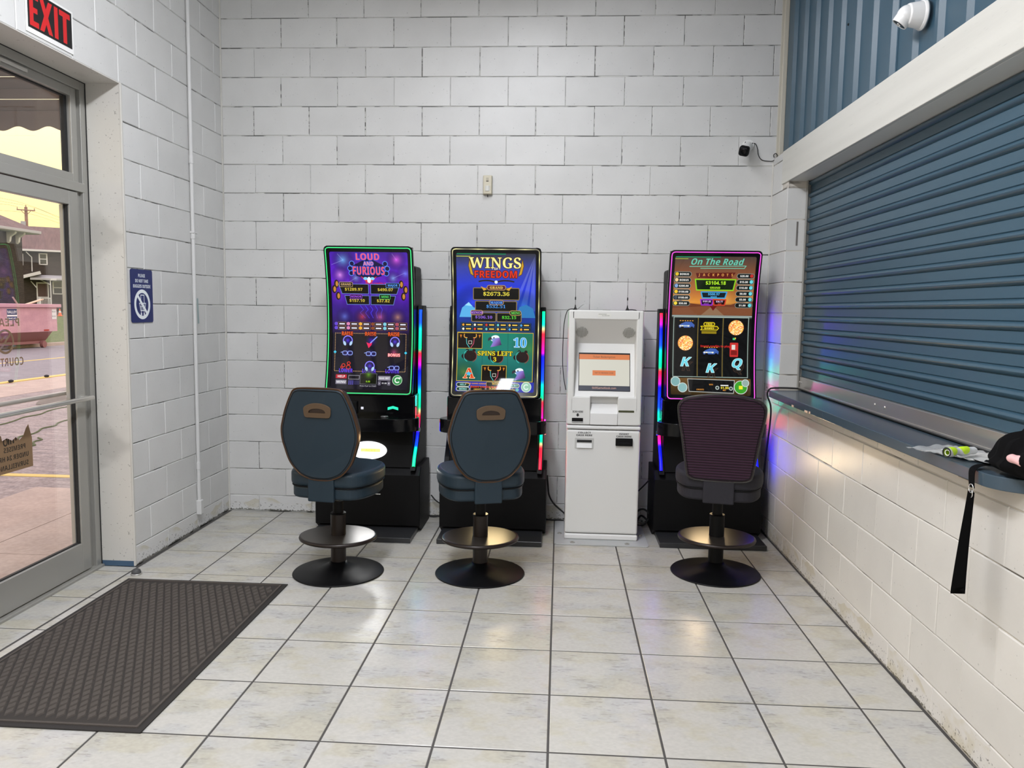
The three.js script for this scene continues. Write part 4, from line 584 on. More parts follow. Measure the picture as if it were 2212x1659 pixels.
  const rb = g.createLinearGradient(0, 585, 0, 950); rb.addColorStop(0, '#16806a'); rb.addColorStop(0.5, '#1f7a70'); rb.addColorStop(1, '#1a5a58'); g.fillStyle = rb; g.fillRect(8, 584, 568, 362); spot(g, 60, 880, 120, 'rgba(110,130,40,.6)'); spot(g, 550, 700, 150, 'rgba(90,140,40,.5)'); g.strokeStyle = '#c8a838'; g.lineWidth = 5; g.strokeRect(8, 584, 568, 362); g.lineWidth = 2; g.strokeStyle = '#0f3f40'; for (const x of [196, 388]) { g.beginPath(); g.moveTo(x, 586); g.lineTo(x, 944); g.stroke(); }
  const bison = (x, y) => { g.fillStyle = '#16100c'; g.fillRect(x, y, 184, 116); g.strokeStyle = '#c8a838'; g.lineWidth = 4; g.strokeRect(x, y, 184, 116); const cx = x + 94; g.strokeStyle = '#e0a040'; g.lineWidth = 7; for (const s of [-1, 1]) { g.beginPath(); g.moveTo(cx + s * 22, y + 36); g.quadraticCurveTo(cx + s * 54, y + 40, cx + s * 44, y + 8); g.stroke(); g.fillStyle = '#c87820'; shapePath(g, [[cx + s * 62, y + 14], [cx + s * 80, y + 14], [cx + s * 70, y + 40]]); g.fill(); } g.lineWidth = 4; g.strokeStyle = '#58d8d8'; g.beginPath(); g.moveTo(cx - 30, y + 40); g.lineTo(cx - 26, y + 80); g.lineTo(cx - 4, y + 112); g.stroke(); g.strokeStyle = '#e85a78'; g.beginPath(); g.moveTo(cx + 30, y + 40); g.lineTo(cx + 26, y + 80); g.lineTo(cx + 4, y + 112); g.stroke(); g.strokeStyle = '#c8c0b8'; g.strokeRect(cx - 12, y + 60, 24, 22); };
  const eagle = (x, y) => { g.fillStyle = '#e8f4f4'; g.beginPath(); g.ellipse(x, y - 18, 34, 24, -0.2, 0, 7); g.fill(); const q = g.createLinearGradient(x - 30, y - 10, x + 40, y + 40); q.addColorStop(0, '#7ab4e8'); q.addColorStop(0.5, '#8a6ac0'); q.addColorStop(1, '#3a2a50'); g.fillStyle = q; shapePath(g, [[x - 26, y - 16], [x + 34, y - 24], [x + 50, y + 30], [x + 10, y + 40], [x - 34, y + 48], [x - 16, y + 10]]); g.fill(); g.fillStyle = '#3a3440'; g.beginPath(); g.moveTo(x - 28, y - 28); g.quadraticCurveTo(x - 60, y - 26, x - 50, y + 4); g.quadraticCurveTo(x - 42, y - 10, x - 22, y - 8); g.fill(); g.fillStyle = '#1a1820'; g.beginPath(); g.arc(x - 8, y - 22, 5, 0, 7); g.fill(); };
  const bear = (x, y) => { g.fillStyle = '#231614'; g.beginPath(); g.ellipse(x + 10, y, 44, 40, 0, 0, 7); g.fill(); g.beginPath(); g.ellipse(x - 34, y + 4, 26, 20, 0.2, 0, 7); g.fill(); for (const [a, b] of [[-16, -40], [34, -40]]) { g.beginPath(); g.arc(x + a, y + b, 12, 0, 7); g.fill(); } g.strokeStyle = '#48c8c0'; g.lineWidth = 4; g.beginPath(); g.arc(x + 4, y, 46, 2.0, 4.3); g.stroke(); g.strokeStyle = '#a03830'; g.beginPath(); g.arc(x + 10, y + 2, 44, -0.9, 1.2); g.stroke(); };
  bison(10, 588); eagle(290, 645); bear(100, 760); bear(300, 768); bear(490, 765); eagle(475, 888); bison(196, 830);
  g.fillStyle = '#3aa8f0'; g.strokeStyle = '#e8f4ff'; g.lineWidth = 6; g.font = 'bold 96px serif'; wide(g, '10', 478, 690, 0.95, true); g.fillStyle = '#e04a20'; g.strokeStyle = '#f8e0b0'; g.font = 'bold 104px serif'; wide(g, 'A', 100, 926, 1.1, true); g.fillStyle = '#4ac0e8'; shapePath(g, [[76, 890], [100, 880], [124, 890], [100, 908]]); g.fill();
  g.fillStyle = '#f8e028'; g.strokeStyle = '#3a3000'; g.lineWidth = 6; g.font = 'bold 46px serif'; wide(g, 'SPINS LEFT', 292, 756, 0.98, true); wide(g, '3', 292, 800, 1, true);
  g.fillStyle = '#2a34a8'; g.fillRect(0, 950, w, h - 950); const bt = (x, y, w_, h_, s) => { g.fillStyle = '#17302c'; g.strokeStyle = '#d8e0c8'; g.lineWidth = 4; rrect(g, x, y, w_, h_, 14); g.fill(); g.stroke(); g.fillStyle = '#9ae0d8'; g.font = 'bold 20px sans-serif'; g.fillText(s, x + w_ / 2, y + h_ / 2 + 7); };
  bt(10, 960, 98, 28, 'HELP'); bt(10, 993, 98, 26, 'MENU'); bt(384, 962, 96, 28, 'MAX BET'); g.fillStyle = '#f0a030'; g.font = 'bold 15px sans-serif'; g.fillText('2 FREE GAMES REMAINING', 170, 970);
  g.fillStyle = '#14120e'; g.strokeStyle = '#c8b070'; g.lineWidth = 3; rrect(g, 116, 984, 110, 36, 6); g.fill(); g.stroke(); rrect(g, 234, 952, 136, 68, 6); g.fill(); g.stroke(); g.fillStyle = '#f0c840'; g.font = 'bold 24px serif'; g.fillText('WIN', 302, 972); g.font = 'bold 30px serif'; g.fillText('$50.00', 300, 1008); g.font = 'bold 15px sans-serif'; g.fillText('CREDITS', 170, 1012);
  g.fillStyle = '#e83020'; g.font = 'bold 23px sans-serif'; g.fillText('Insert credits to play', 230, 996); g.fillStyle = '#58b0a8'; for (const x of [396, 466]) { g.beginPath(); g.arc(x, 1006, 12, 0, 7); g.fill(); } g.fillStyle = '#1a1408'; g.fillRect(414, 996, 36, 22); g.fillStyle = '#f0d060'; g.font = 'bold 13px sans-serif'; g.fillText('$1.00', 432, 1012);
  g.fillStyle = '#9ac8b0'; g.strokeStyle = '#e8f0e0'; g.lineWidth = 4; g.beginPath(); g.arc(532, 984, 36, 0, 7); g.fill(); g.stroke(); g.lineWidth = 8; g.strokeStyle = '#e0f4ec'; g.beginPath(); g.arc(532, 984, 17, 0.6, 5.5); g.stroke();
  g.fillStyle = '#207a58'; g.fillRect(2, 0, 366, 9); g.fillStyle = '#d8e040'; g.fillRect(2, 20, 104, 4);
});
const screenC = canvasTex(SW, SH, (g, w, h) => {
  const bg = g.createLinearGradient(0, 0, 0, 430); bg.addColorStop(0, '#4c3e38'); bg.addColorStop(0.25, '#7a4c34'); bg.addColorStop(0.6, '#b06a34'); bg.addColorStop(0.78, '#d8903c'); bg.addColorStop(0.86, '#8a4a28'); bg.addColorStop(1, '#4a2c1c'); g.fillStyle = bg; g.fillRect(0, 0, w, 430); g.fillStyle = '#131210'; g.fillRect(0, 430, w, h - 430);
  spot(g, 380, 310, 150, 'rgba(250,180,90,.5)'); g.fillStyle = '#6a3a26'; shapePath(g, [[0, 345], [60, 318], [110, 340], [200, 350], [300, 352], [430, 350], [500, 325], [550, 335], [590, 320], [590, 380], [0, 380]]); g.fill(); g.fillStyle = '#7a4a30'; shapePath(g, [[0, 380], [250, 362], [590, 372], [590, 430], [0, 430]]); g.fill(); g.fillStyle = '#8a6a50'; shapePath(g, [[292, 362], [306, 362], [385, 430], [215, 430]]); g.fill();
  g.textAlign = 'center'; g.lineJoin = 'round'; g.fillStyle = '#6cc0a8'; g.strokeStyle = '#1e4a40'; g.lineWidth = 4; g.font = 'italic bold 62px sans-serif'; wide(g, 'On The Road', 305, 60, 1.02, true); g.lineWidth = 5; g.strokeStyle = '#6cc0a8'; g.beginPath(); g.moveTo(110, 74); g.lineTo(520, 66); g.lineTo(508, 84); g.lineTo(190, 86); g.stroke();
  g.fillStyle = '#5a1c18'; shapePath(g, [[160, 120], [450, 114], [420, 156], [172, 156]]); g.fill(); g.fillStyle = '#e0a050'; g.font = 'bold 26px sans-serif'; g.save(); g.translate(305, 142); let xx = -118; for (const c of 'JACKPOTS') { g.fillText(c, xx, 0); xx += 34; } g.restore();
  const trap = (x, y, w_, h_, i, c, b) => { shapePath(g, [[x, y], [x + w_, y], [x + w_ - i, y + h_], [x + i, y + h_]]); g.fillStyle = b; g.fill(); g.strokeStyle = c; g.lineWidth = 9; g.stroke(); };
  trap(160, 166, 294, 78, 14, '#86c820', '#12200c'); g.fillStyle = '#b8f030'; g.font = 'bold 36px sans-serif'; g.fillText('$3104.18', 310, 204); g.font = 'bold 22px sans-serif'; g.fillText('GRAND', 308, 234);
  trap(208, 258, 188, 44, 12, '#3a98d0', '#0c1820'); g.fillStyle = '#58b8f0'; g.font = 'bold 24px sans-serif'; g.fillText('$500.97', 302, 282); g.font = 'bold 14px sans-serif'; g.fillText('MAJOR', 302, 298);
  trap(208, 314, 92, 40, 8, '#9030c0', '#180c20'); trap(300, 314, 92, 40, 8, '#c03c28', '#200c0c'); g.fillStyle = '#e8c8f0'; g.font = 'bold 17px sans-serif'; g.fillText('$101.05', 254, 334); g.fillText('$36.77', 346, 334); g.fillStyle = '#b060e0'; g.font = 'bold 11px sans-serif'; g.fillText('MINOR', 250, 349); g.fillStyle = '#f05a40'; g.fillText('MINI', 348, 349); g.fillStyle = '#6a1a18'; shapePath(g, [[276, 360], [330, 360], [303, 396]]); g.fill();
  const pills = (x, vals, side) => vals.forEach((s, i) => { const y = 112 + i * 43 + (side ? 10 : 0); g.fillStyle = '#141614'; g.strokeStyle = '#8a9c98'; g.lineWidth = 3; rrect(g, x, y, 124, 34, 16); g.fill(); g.stroke(); g.fillStyle = '#f0f0ec'; g.font = 'bold 20px sans-serif'; g.fillText(s, x + (side ? 52 : 74), y + 24); g.fillStyle = ['#d8b830', '#e8c890', '#80a0d0', '#f0c030', '#404858', '#e8d040'][i]; if (side) g.fillStyle = i ? '#6ad0d8' : '#b8302c'; g.beginPath(); g.arc(x + (side ? 106 : 20), y + 16, 13, 0, 7); g.fill(); });
  pills(4, ['BONUS', 'BONUS', '$200.00', '$150.00', '$100.00', '$50.00'], 0); pills(462, ['$20.00', '$15.00', '$10.00', '$8.00', '$5.00', '$1.00'], 1);
  g.fillStyle = '#3a3f3d'; g.fillRect(0, 430, w, 22); g.strokeStyle = '#a8b4ae'; g.lineWidth = 4; g.strokeRect(2, 434, w - 4, 6); g.fillStyle = '#20221f'; g.fillRect(22, 446, 544, 446); g.fillStyle = '#0b0b0c'; for (const [x, w_] of [[30, 160], [206, 168], [390, 170]]) g.fillRect(x, 450, w_, 436); g.strokeStyle = '#8c7430'; g.lineWidth = 4; for (const x of [198, 382]) { g.beginPath(); g.moveTo(x, 450); g.lineTo(x, 886); g.stroke(); } g.strokeStyle = '#9cb0a8'; g.lineWidth = 5; g.strokeRect(18, 446, 550, 444);
  const coin = (x, y, r) => { spot(g, x, y, r * 1.4, 'rgba(255,120,60,.7)'); g.fillStyle = '#f0a050'; g.beginPath(); g.arc(x, y, r, 0, 7); g.fill(); let s2 = 7; const q = () => ((s2 = (s2 * 16807) % 2147483647) / 2147483647); for (let i = 0; i < 180; i++) { const a = q() * 6.28, d = Math.sqrt(q()) * r * 0.94; g.fillStyle = ['#ffe8a0', '#f8d060', '#fff6d8', '#f07850', '#ffe070'][i % 5]; g.fillRect(x + d * Math.cos(a) - 4, y + d * Math.sin(a) - 3, 8, 6); } };
  coin(108, 640, 56); coin(478, 520, 56); g.save(); g.beginPath(); g.rect(390, 450, 170, 20); g.restore();
  const car = (x, y) => { g.fillStyle = '#3c5ca8'; shapePath(g, [[x - 58, y + 6], [x - 40, y - 8], [x - 6, y - 24], [x + 36, y - 22], [x + 60, y], [x + 56, y + 20], [x - 52, y + 22]]); g.fill(); g.fillStyle = '#a8c0d8'; g.fillRect(x - 52, y + 2, 76, 10); g.fillStyle = '#f0e8d0'; for (const a of [-46, -30, 14]) { g.beginPath(); g.arc(x + a, y + 8, 6, 0, 7); g.fill(); } g.fillStyle = '#0c0c10'; for (const a of [-30, 40]) { g.beginPath(); g.arc(x + a, y + 24, 12, 0, 7); g.fill(); } g.fillStyle = '#e0a040'; for (let i = 0; i < 6; i++) g.fillRect(x - 50 + i * 18, y - 34, 10, 6); };
  car(112, 504); car(296, 700);
  g.strokeStyle = '#e8d020'; g.fillStyle = '#4a3c08'; g.lineWidth = 5; rrect(g, 240, 484, 80, 24, 12); g.fill(); g.stroke(); shapePath(g, [[218, 512], [338, 512], [350, 526], [338, 540], [218, 540], [228, 526]]); g.fill(); g.stroke(); g.fillStyle = '#f4e040'; g.font = 'bold 20px sans-serif'; g.fillText('FREE', 280, 503); g.font = 'bold 22px sans-serif'; g.fillText('GAMES', 280, 534); g.fillStyle = '#8a7818'; g.fillRect(225, 548, 110, 20);
  g.fillStyle = '#c0302c'; rrect(g, 436, 632, 62, 106, 6); g.fill(); g.fillStyle = '#d8d4cc'; g.fillRect(450, 648, 26, 36); g.fillStyle = '#7a1c1a'; g.fillRect(444, 690, 46, 34); g.fillStyle = '#48c078'; g.fillRect(456, 596, 20, 16); g.fillStyle = '#e8c030'; g.fillRect(470, 594, 10, 10);
  g.font = 'italic bold 92px sans-serif'; for (const [s, x, y] of [['K', 100, 812], ['K', 288, 856], ['Q', 482, 816]]) { g.save(); g.globalAlpha = 0.4; g.fillStyle = '#30302e'; g.strokeStyle = '#b06a40'; g.lineWidth = 3; wide(g, s, x + 10, y + 34, 1.2, true); g.restore(); g.fillStyle = '#6cd0e0'; g.strokeStyle = '#e0f4f4'; g.lineWidth = 5; wide(g, s, x, y, 1.2, true); }
  g.fillStyle = '#e82c28'; g.font = 'bold 22px sans-serif'; g.fillText('Insert credits to play', 330, 668);
  const br = g.createLinearGradient(0, 900, 0, h); br.addColorStop(0, '#6a4a20'); br.addColorStop(1, '#30240f'); g.fillStyle = br; g.fillRect(0, 900, w, h - 900); g.fillStyle = '#111112'; g.strokeStyle = '#b0b4b0'; g.lineWidth = 5; shapePath(g, [[128, 906], [472, 912], [464, 1006], [138, 998]]); g.fill(); g.stroke(); g.fillStyle = '#f0a040'; g.font = 'bold 14px sans-serif'; g.fillText('WIN', 300, 950); g.fillText('CREDITS', 220, 988); g.fillText('BET', 398, 990); g.fillStyle = '#f4e040'; g.font = 'bold 24px sans-serif'; g.fillText('$1.00', 400, 976); g.fillStyle = '#e8e8e4'; g.fillRect(370, 946, 58, 8);
  const bub = (x, y, r, c) => { g.fillStyle = '#c8d4d0'; g.beginPath(); g.arc(x, y, r, 0, 7); g.fill(); g.fillStyle = c; g.beginPath(); g.arc(x, y, r - 5, 0, 7); g.fill(); }; bub(38, 926, 36, '#7ca8a8'); bub(90, 970, 36, '#84b0b0'); bub(518, 962, 50, '#3a9a28'); g.fillStyle = '#e8e030'; g.fillRect(504, 950, 28, 26); bub(552, 930, 28, '#90a8a0'); bub(346, 968, 14, '#38403c'); bub(446, 972, 14, '#38403c');
  g.fillStyle = '#207a58'; g.fillRect(2, 0, 330, 9); g.fillStyle = '#a0c040'; g.fillRect(2, 16, 96, 4);
});
const ovalTex = (bg, band, ink) => canvasTex(512, 256, (g, w, h) => { g.fillStyle = bg; g.fillRect(0, 0, w, h); g.fillStyle = band; g.fillRect(150, 104, 270, 46); g.fillStyle = ink; g.font = 'bold 40px sans-serif'; g.textAlign = 'center'; g.save(); g.translate(285, 142); g.scale(1.5, 1); g.fillText('ACES', 0, 0); g.restore(); });
const C = { b: '#0a14ff', c: '#00f0c0', r: '#ff2438', m: '#ff10c0', y: '#ffd08a', g: '#00ff9a', s: '#0a50ff' };
const stA = [[0, C.s], [0.08, C.s], [0.13, C.c], [0.24, C.g], [0.27, C.r], [0.33, C.m], [0.38, C.b], [0.46, C.s], [0.51, C.c], [0.6, C.g], [0.63, C.y], [0.66, C.r], [0.74, C.m], [0.77, C.b], [0.86, C.s], [0.88, C.c], [1, C.g]];
const stB = [[0, C.g], [0.08, C.c], [0.11, C.y], [0.14, C.r], [0.25, C.m], [0.28, C.b], [0.42, C.s], [0.46, C.c], [0.53, C.g], [0.56, C.r], [0.66, C.m], [0.68, C.b], [0.74, C.s], [0.76, C.c], [0.81, C.g], [0.83, C.y], [0.86, C.r], [1, '#ff1840']];
const stC = [[0, C.r], [0.06, C.m], [0.1, C.b], [0.2, C.s], [0.24, C.c], [0.33, C.g], [0.36, C.r], [0.43, C.m], [0.46, C.b], [0.58, C.s], [0.62, C.c], [0.7, C.g], [0.73, C.r], [0.81, C.m], [0.84, C.b], [1, '#0808ff']];
const stD = [[0, '#6a10ff'], [0.08, C.b], [0.25, C.s], [0.33, C.c], [0.40, C.g], [0.44, C.r], [0.47, C.m], [0.50, C.b], [0.54, C.s], [0.57, C.c], [0.62, C.g], [0.65, C.r], [0.69, C.m], [0.73, C.b], [1, C.b]];
const whiteSpots = canvasTex(1024, 8, (g, w, h) => { g.fillStyle = '#8f8a72'; g.fillRect(0, 0, w, h); for (let i = 0; i < 20; i++) { const x = (i + 0.5) * w / 20, q = g.createLinearGradient(x - 22, 0, x + 22, 0); q.addColorStop(0, 'rgba(255,250,180,0)'); q.addColorStop(0.5, 'rgba(255,250,180,1)'); q.addColorStop(1, 'rgba(255,250,180,0)'); g.fillStyle = q; g.fillRect(x - 22, 0, 44, h); } });
machine('black gaming machine with purple screen and green glowing outline', 1.150, 0.42, 0, screenA, glow(0.06, 0.95, 0.28, 1.0), [null, stA], ovalTex('#ffffff', '#ecee80', '#c0c258'), 0, 0xffffff, 1.0);
machine('black gaming machine with blue screen and pale yellow glowing outline', 2.012, 0.41, 0, screenB, std({ color: 0x000000, emissive: 0xffffff, emissiveMap: whiteSpots, emissiveIntensity: 0.95, roughness: 0.5 }), [null, stB], ovalTex('#fff0c8', '#e8d060', '#b8a440'), 0, 0xffe2a8, 1.05);
machine('black gaming machine with brown desert screen and pink glowing outline', 3.476, 0.335, 0, screenC, glow(1.0, 0.10, 0.85, 1.0), [stC, stD], ovalTex('#ffeccb', '#e8d060', '#b8a440'), 0, 0xffdca8, 1.1);

// ================= STOOLS =================
const slate = phys({ color: rgb(0.013, 0.027, 0.040), roughness: 0.46, specularIntensity: 0.7, bumpMap: leatherBump, bumpScale: 0.0004 });
const plum = std({ color: rgb(0.010, 0.009, 0.015), roughness: 0.75, bumpMap: fuzz, bumpScale: 0.0008 });
const bronze = std({ color: rgb(0.10, 0.055, 0.032), metalness: 0.7, roughness: 0.3 });
const gunmetal = std({ color: rgb(0.05, 0.048, 0.044), metalness: 0.6, roughness: 0.3 });
const bronzeDark = std({ color: rgb(0.016, 0.010, 0.008), metalness: 0.3, roughness: 0.36 });
const ribMap = canvasTex(64, 512, (g, w, h) => { for (let j = 0; j < h; j++) { const k = 0.5 + 0.5 * Math.sin(j / h * Math.PI * 2 * 16), c = Math.round(40 + 30 * k); g.fillStyle = `rgb(${Math.round(c * 1.15)},${Math.round(c * 0.55)},${Math.round(c)})`; g.fillRect(0, j, w, 1); } }); ribMap.wrapS = ribMap.wrapT = THREE.RepeatWrapping;
const ribBump = canvasTex(64, 512, (g, w, h) => { for (let j = 0; j < h; j++) { const k = Math.round(128 + 120 * Math.sin(j / h * Math.PI * 2 * 16)); g.fillStyle = `rgb(${k},${k},${k})`; g.fillRect(0, j, w, 1); } }, false); ribBump.wrapS = ribBump.wrapT = THREE.RepeatWrapping;
const corduroy = std({ map: ribMap, bumpMap: ribBump, bumpScale: 0.004, roughness: 0.95, color: rgb(0.46, 0.44, 0.46) });
function smoothShape(pts, n = 120) { const c = new THREE.CatmullRomCurve3(pts.map(([x, y]) => new THREE.Vector3(x, y, 0)), true, 'catmullrom', 0.5); const s = new THREE.Shape(); c.getSpacedPoints(n).slice(0, -1).forEach((p, i) => (i ? s.lineTo(p.x, p.y) : s.moveTo(p.x, p.y))); s.closePath(); return s; }
const outlineTube = (s, z, r, curveZ) => { const p = s.getPoints().map((q) => new THREE.Vector3(q.x, q.y, z + curveZ(q.x))); if (p[0].distanceTo(p[p.length - 1]) < 1e-6) p.pop(); return new THREE.TubeGeometry(new THREE.CatmullRomCurve3(p, true), 220, r, 8, true); };
function inset(s, k) { const b = s.getPoints(), c = b.reduce((a, p) => [a[0] + p.x / b.length, a[1] + p.y / b.length], [0, 0]); const o = new THREE.Shape(); b.forEach((p, i) => { const d = Math.hypot(p.x - c[0], p.y - c[1]), f = (d - k) / d, x = c[0] + (p.x - c[0]) * f, y = c[1] + (p.y - c[1]) * f; i ? o.lineTo(x, y) : o.moveTo(x, y); }); o.closePath(); return o; }
const arch = (g, k) => { const p = g.attributes.position; for (let i = 0; i < p.count; i++) p.setZ(i, p.getZ(i) - k * p.getX(i) ** 2); g.computeVertexNormals(); return g; };
// own frame: +z is the rear of the stool, seat front points to -z
function stool(label, pos, turn, kind) {
  const t = thing('swivel_stool', label, 'stool', [pos[0], 0, pos[1]], 0, kind === 'plum' ? undefined : 'blue stools in front of the machines');
  const cloth = kind === 'plum' ? plum : slate, rim = kind === 'plum' ? gunmetal : bronze;
  part(t, 'base', lathe([[0, 0], [0.258, 0], [0.262, 0.004], [0.258, 0.009], [0.20, 0.016], [0.11, 0.030], [0.055, 0.055], [0.046, 0.07], [0, 0.07]], 72), phys({ color: rgb(0.004, 0.004, 0.0045), roughness: 0.42, specularIntensity: 0.4 }));
  part(t, 'post', [cyl(0.0435, 0.0435, 0.335, 0, 0.02, 0, 40)], kind === 'plum' ? black : bronzeDark); part(t, 'sleeve', [cyl(0.030, 0.030, 0.10, 0, 0.325, 0, 32), lathe([[0.031, 0.352], [0.044, 0.355], [0.0445, 0.348]], 40)], black); part(t, 'gas_rod', cyl(0.013, 0.013, 0.055, 0, 0.42, 0, 20), chrome);
  const rest = new THREE.Group(); rest.name = 'footrest'; rest.rotation.y = turn; t.add(rest);
  part(rest, 'rest_top', lathe([[0.04, 0.226], [0.195, 0.226], [0.203, 0.2245]], 64).scale(1.06, 1, 0.98), std({ color: rgb(0.05, 0.042, 0.034), metalness: 0.4, roughness: 0.30 }), 'brushed brown footrest top'); part(rest, 'rest_rim', lathe([[0.203, 0.2245], [0.211, 0.222], [0.214, 0.214], [0.211, 0.206], [0.20, 0.202], [0.04, 0.202]], 64).scale(1.06, 1, 0.98), bronzeDark); part(rest, 'rest_bracket', rbx(-0.12, 0.12, 0.190, 0.203, -0.03, 0.03, 0.003), black);
  // swivelling part
  const top = new THREE.Group(); top.name = 'seat_assembly'; top.rotation.y = turn; t.add(top);
  const out = smoothShape([[-0.185, 0.20], [-0.235, 0.10], [-0.245, -0.04], [-0.205, -0.17], [-0.10, -0.235], [0, -0.245], [0.10, -0.235], [0.205, -0.17], [0.245, -0.04], [0.235, 0.10], [0.185, 0.20], [0.09, 0.225], [-0.09, 0.225]]);
  part(top, 'cushion', extrude(inset(out, -0.004), 0.038, 0.026, 6).rotateX(Math.PI / 2).translate(0, 0.606, -0.02), cloth); part(top, 'seat_base', extrude(inset(out, 0.008), 0.040, 0.016, 4).rotateX(Math.PI / 2).translate(0, 0.532, -0.02), cloth);
  part(top, 'seat_welt', (() => { const p = inset(out, 0.004).getPoints().map((q) => new THREE.Vector3(q.x, 0.545, q.y - 0.02)); p.pop(); return new THREE.TubeGeometry(new THREE.CatmullRomCurve3(p, true), 140, 0.0035, 6, true); })(), black);
  part(top, 'swivel_plate', rbx(-0.10, 0.10, 0.470, 0.484, -0.12, 0.10, 0.003), black); part(top, 'lever', rod([0.06, 0.472, -0.02], [0.22, 0.455, -0.10], 0.004), chrome);
  part(top, 'back_support', [rbox(kind === 'plum' ? 0.17 : 0.155, 0.145, 0.022, 0.008, 0, 0.54, 0.212)], cloth);
  const back = new THREE.Group(); back.name = 'backrest'; back.position.set(0, 0.845, 0.232); back.rotation.x = 0.055; top.add(back);
  const sh = kind === 'plum' ? smoothShape([[-0.165, -0.235], [-0.182, -0.20], [-0.214, 0.0], [-0.237, 0.14], [-0.228, 0.195], [-0.17, 0.228], [0, 0.25], [0.17, 0.228], [0.228, 0.195], [0.237, 0.14], [0.214, 0.0], [0.182, -0.20], [0.165, -0.235], [0.12, -0.247], [0, -0.25], [-0.12, -0.247]])
    : smoothShape([[0, 0.259], [0.1, 0.257], [0.135, 0.25], [0.158, 0.228], [0.198, 0.141], [0.222, 0.06], [0.229, 0.02], [0.226, -0.03], [0.214, -0.075], [0.184, -0.156], [0.135, -0.216], [0.095, -0.24], [0.05, -0.254], [0, -0.257], [-0.05, -0.254], [-0.095, -0.24], [-0.135, -0.216], [-0.184, -0.156], [-0.214, -0.075], [-0.226, -0.03], [-0.229, 0.02], [-0.222, 0.06], [-0.198, 0.141], [-0.158, 0.228], [-0.135, 0.25], [-0.1, 0.257]]);
  const K = 0.14, cz = (x) => -K * x * x;
  part(back, 'front_pad', arch(extrude(inset(sh, 0.012), 0.03, 0.014, 4).translate(0, 0, -0.052), K), cloth);
  part(back, 'edge_band', arch(extrude(sh, 0.022, 0.005, 2).translate(0, 0, -0.022), K), rim, kind === 'plum' ? 'dark metal rim' : 'bronze coloured rim');
  const panel = arch(extrude(inset(sh, 0.0075), 0.006, 0.007, 4).translate(0, 0, -0.002), K);
  if (kind === 'plum') { const p = panel.attributes.position, uv = panel.attributes.uv; for (let i = 0; i < p.count; i++) uv.setXY(i, p.getX(i) / 0.2, p.getY(i) / 0.24); }
  part(back, 'rear_panel', panel, kind === 'plum' ? corduroy : slate, kind === 'plum' ? 'ribbed purple corduroy panel' : undefined);
  part(back, 'welt', outlineTube(inset(sh, 0.016), 0.0098, 0.0026, cz), black);
  part(back, 'rim_bead', outlineTube(inset(sh, 0.001), 0.003, 0.0036, cz), rim);
  if (kind !== 'plum') {
    const pl = smoothShape([[-0.072, -0.034], [-0.080, 0.0], [-0.074, 0.022], [-0.03, 0.040], [0.03, 0.040], [0.074, 0.022], [0.080, 0.0], [0.072, -0.034], [0.03, -0.038], [-0.03, -0.038]], 80); const slot = new THREE.Path(); slot.moveTo(-0.052, -0.010); slot.quadraticCurveTo(-0.05, 0.014, 0, 0.016); slot.quadraticCurveTo(0.05, 0.014, 0.052, -0.010); slot.quadraticCurveTo(0.05, -0.013, 0.04, -0.013); slot.lineTo(-0.04, -0.013); slot.quadraticCurveTo(-0.05, -0.013, -0.052, -0.010); pl.holes.push(slot);
    const hp = part(back, 'handle_plate', extrude(pl, 0.005, 0.002, 2).translate(0, 0.135, 0.0105), std({ color: rgb(0.085, 0.052, 0.027), roughness: 0.4 }), 'brown plastic hand grip'); const hs = part(back, 'grip_recess', rbox(0.11, 0.034, 0.004, 0.001, 0, 0.136, 0.0098), std({ color: rgb(0.022, 0.010, 0.005), roughness: 0.5 }));
  }
  return t;
}
stool('slate blue swivel stool at the machine with the green outline', [1.187, 1.28], -0.16, 'slate');
stool('slate blue swivel stool at the machine with the yellow outline', [2.010, 1.215], 0.30, 'slate');
stool('plum swivel stool with ribbed purple back at the machine with the pink outline', [3.400, 1.06], -0.20, 'plum');

// ================= CABLES ALONG THE WALL =================
const cable = (name, label, pts, r = 0.005) => single(name, label, 'cable', tube(pts, r, 60), blackRubber);
cable('power_cable', 'black cable hanging between the green and yellow outlined machines', [[1.525, 0.17, 0.04], [1.56, 0.13, 0.04], [1.60, 0.105, 0.04], [1.645, 0.085, 0.04]]);
cable('power_cable', 'black cable lying on the floor between the green and yellow outlined machines', [[1.515, 0.006, 0.03], [1.55, 0.006, 0.035], [1.60, 0.012, 0.03], [1.645, 0.006, 0.03]]);
cable('power_cable', 'black cable dropping from the blue screen machine towards the kiosk foot', [[2.378, 0.34, 0.03], [2.385, 0.27, 0.04], [2.395, 0.20, 0.06], [2.43, 0.14, 0.07], [2.50, 0.08, 0.08], [2.52, 0.06, 0.09]], 0.006);
cable('power_cable', 'black cable lying on the floor beside the kiosk foot', [[2.36, 0.012, 0.03], [2.42, 0.008, 0.035], [2.48, 0.008, 0.03], [2.52, 0.006, 0.05]]);
cable('power_cable', 'black cable rising from the kiosk to the desert screen machine', [[2.99, 0.20, 0.10], [3.03, 0.25, 0.09], [3.08, 0.30, 0.08], [3.13, 0.36, 0.08]]);
cable('power_cable', 'coiled black cable on the floor behind the kiosk plate', [[3.00, 0.03, 0.09], [3.03, 0.10, 0.08], [3.08, 0.12, 0.08], [3.12, 0.08, 0.10], [3.08, 0.02, 0.12], [3.03, 0.012, 0.10], [3.06, 0.07, 0.07], [3.12, 0.03, 0.08]], 0.007);
cable('antenna_cable', 'thin black cable down the left side of the kiosk', [[2.555, 1.549, 0.14], [2.52, 1.55, 0.15], [2.495, 1.53, 0.16], [2.478, 1.45, 0.15], [2.472, 1.30, 0.14], [2.474, 1.15, 0.14], [2.485, 1.05, 0.14], [2.50, 0.98, 0.14]], 0.003);
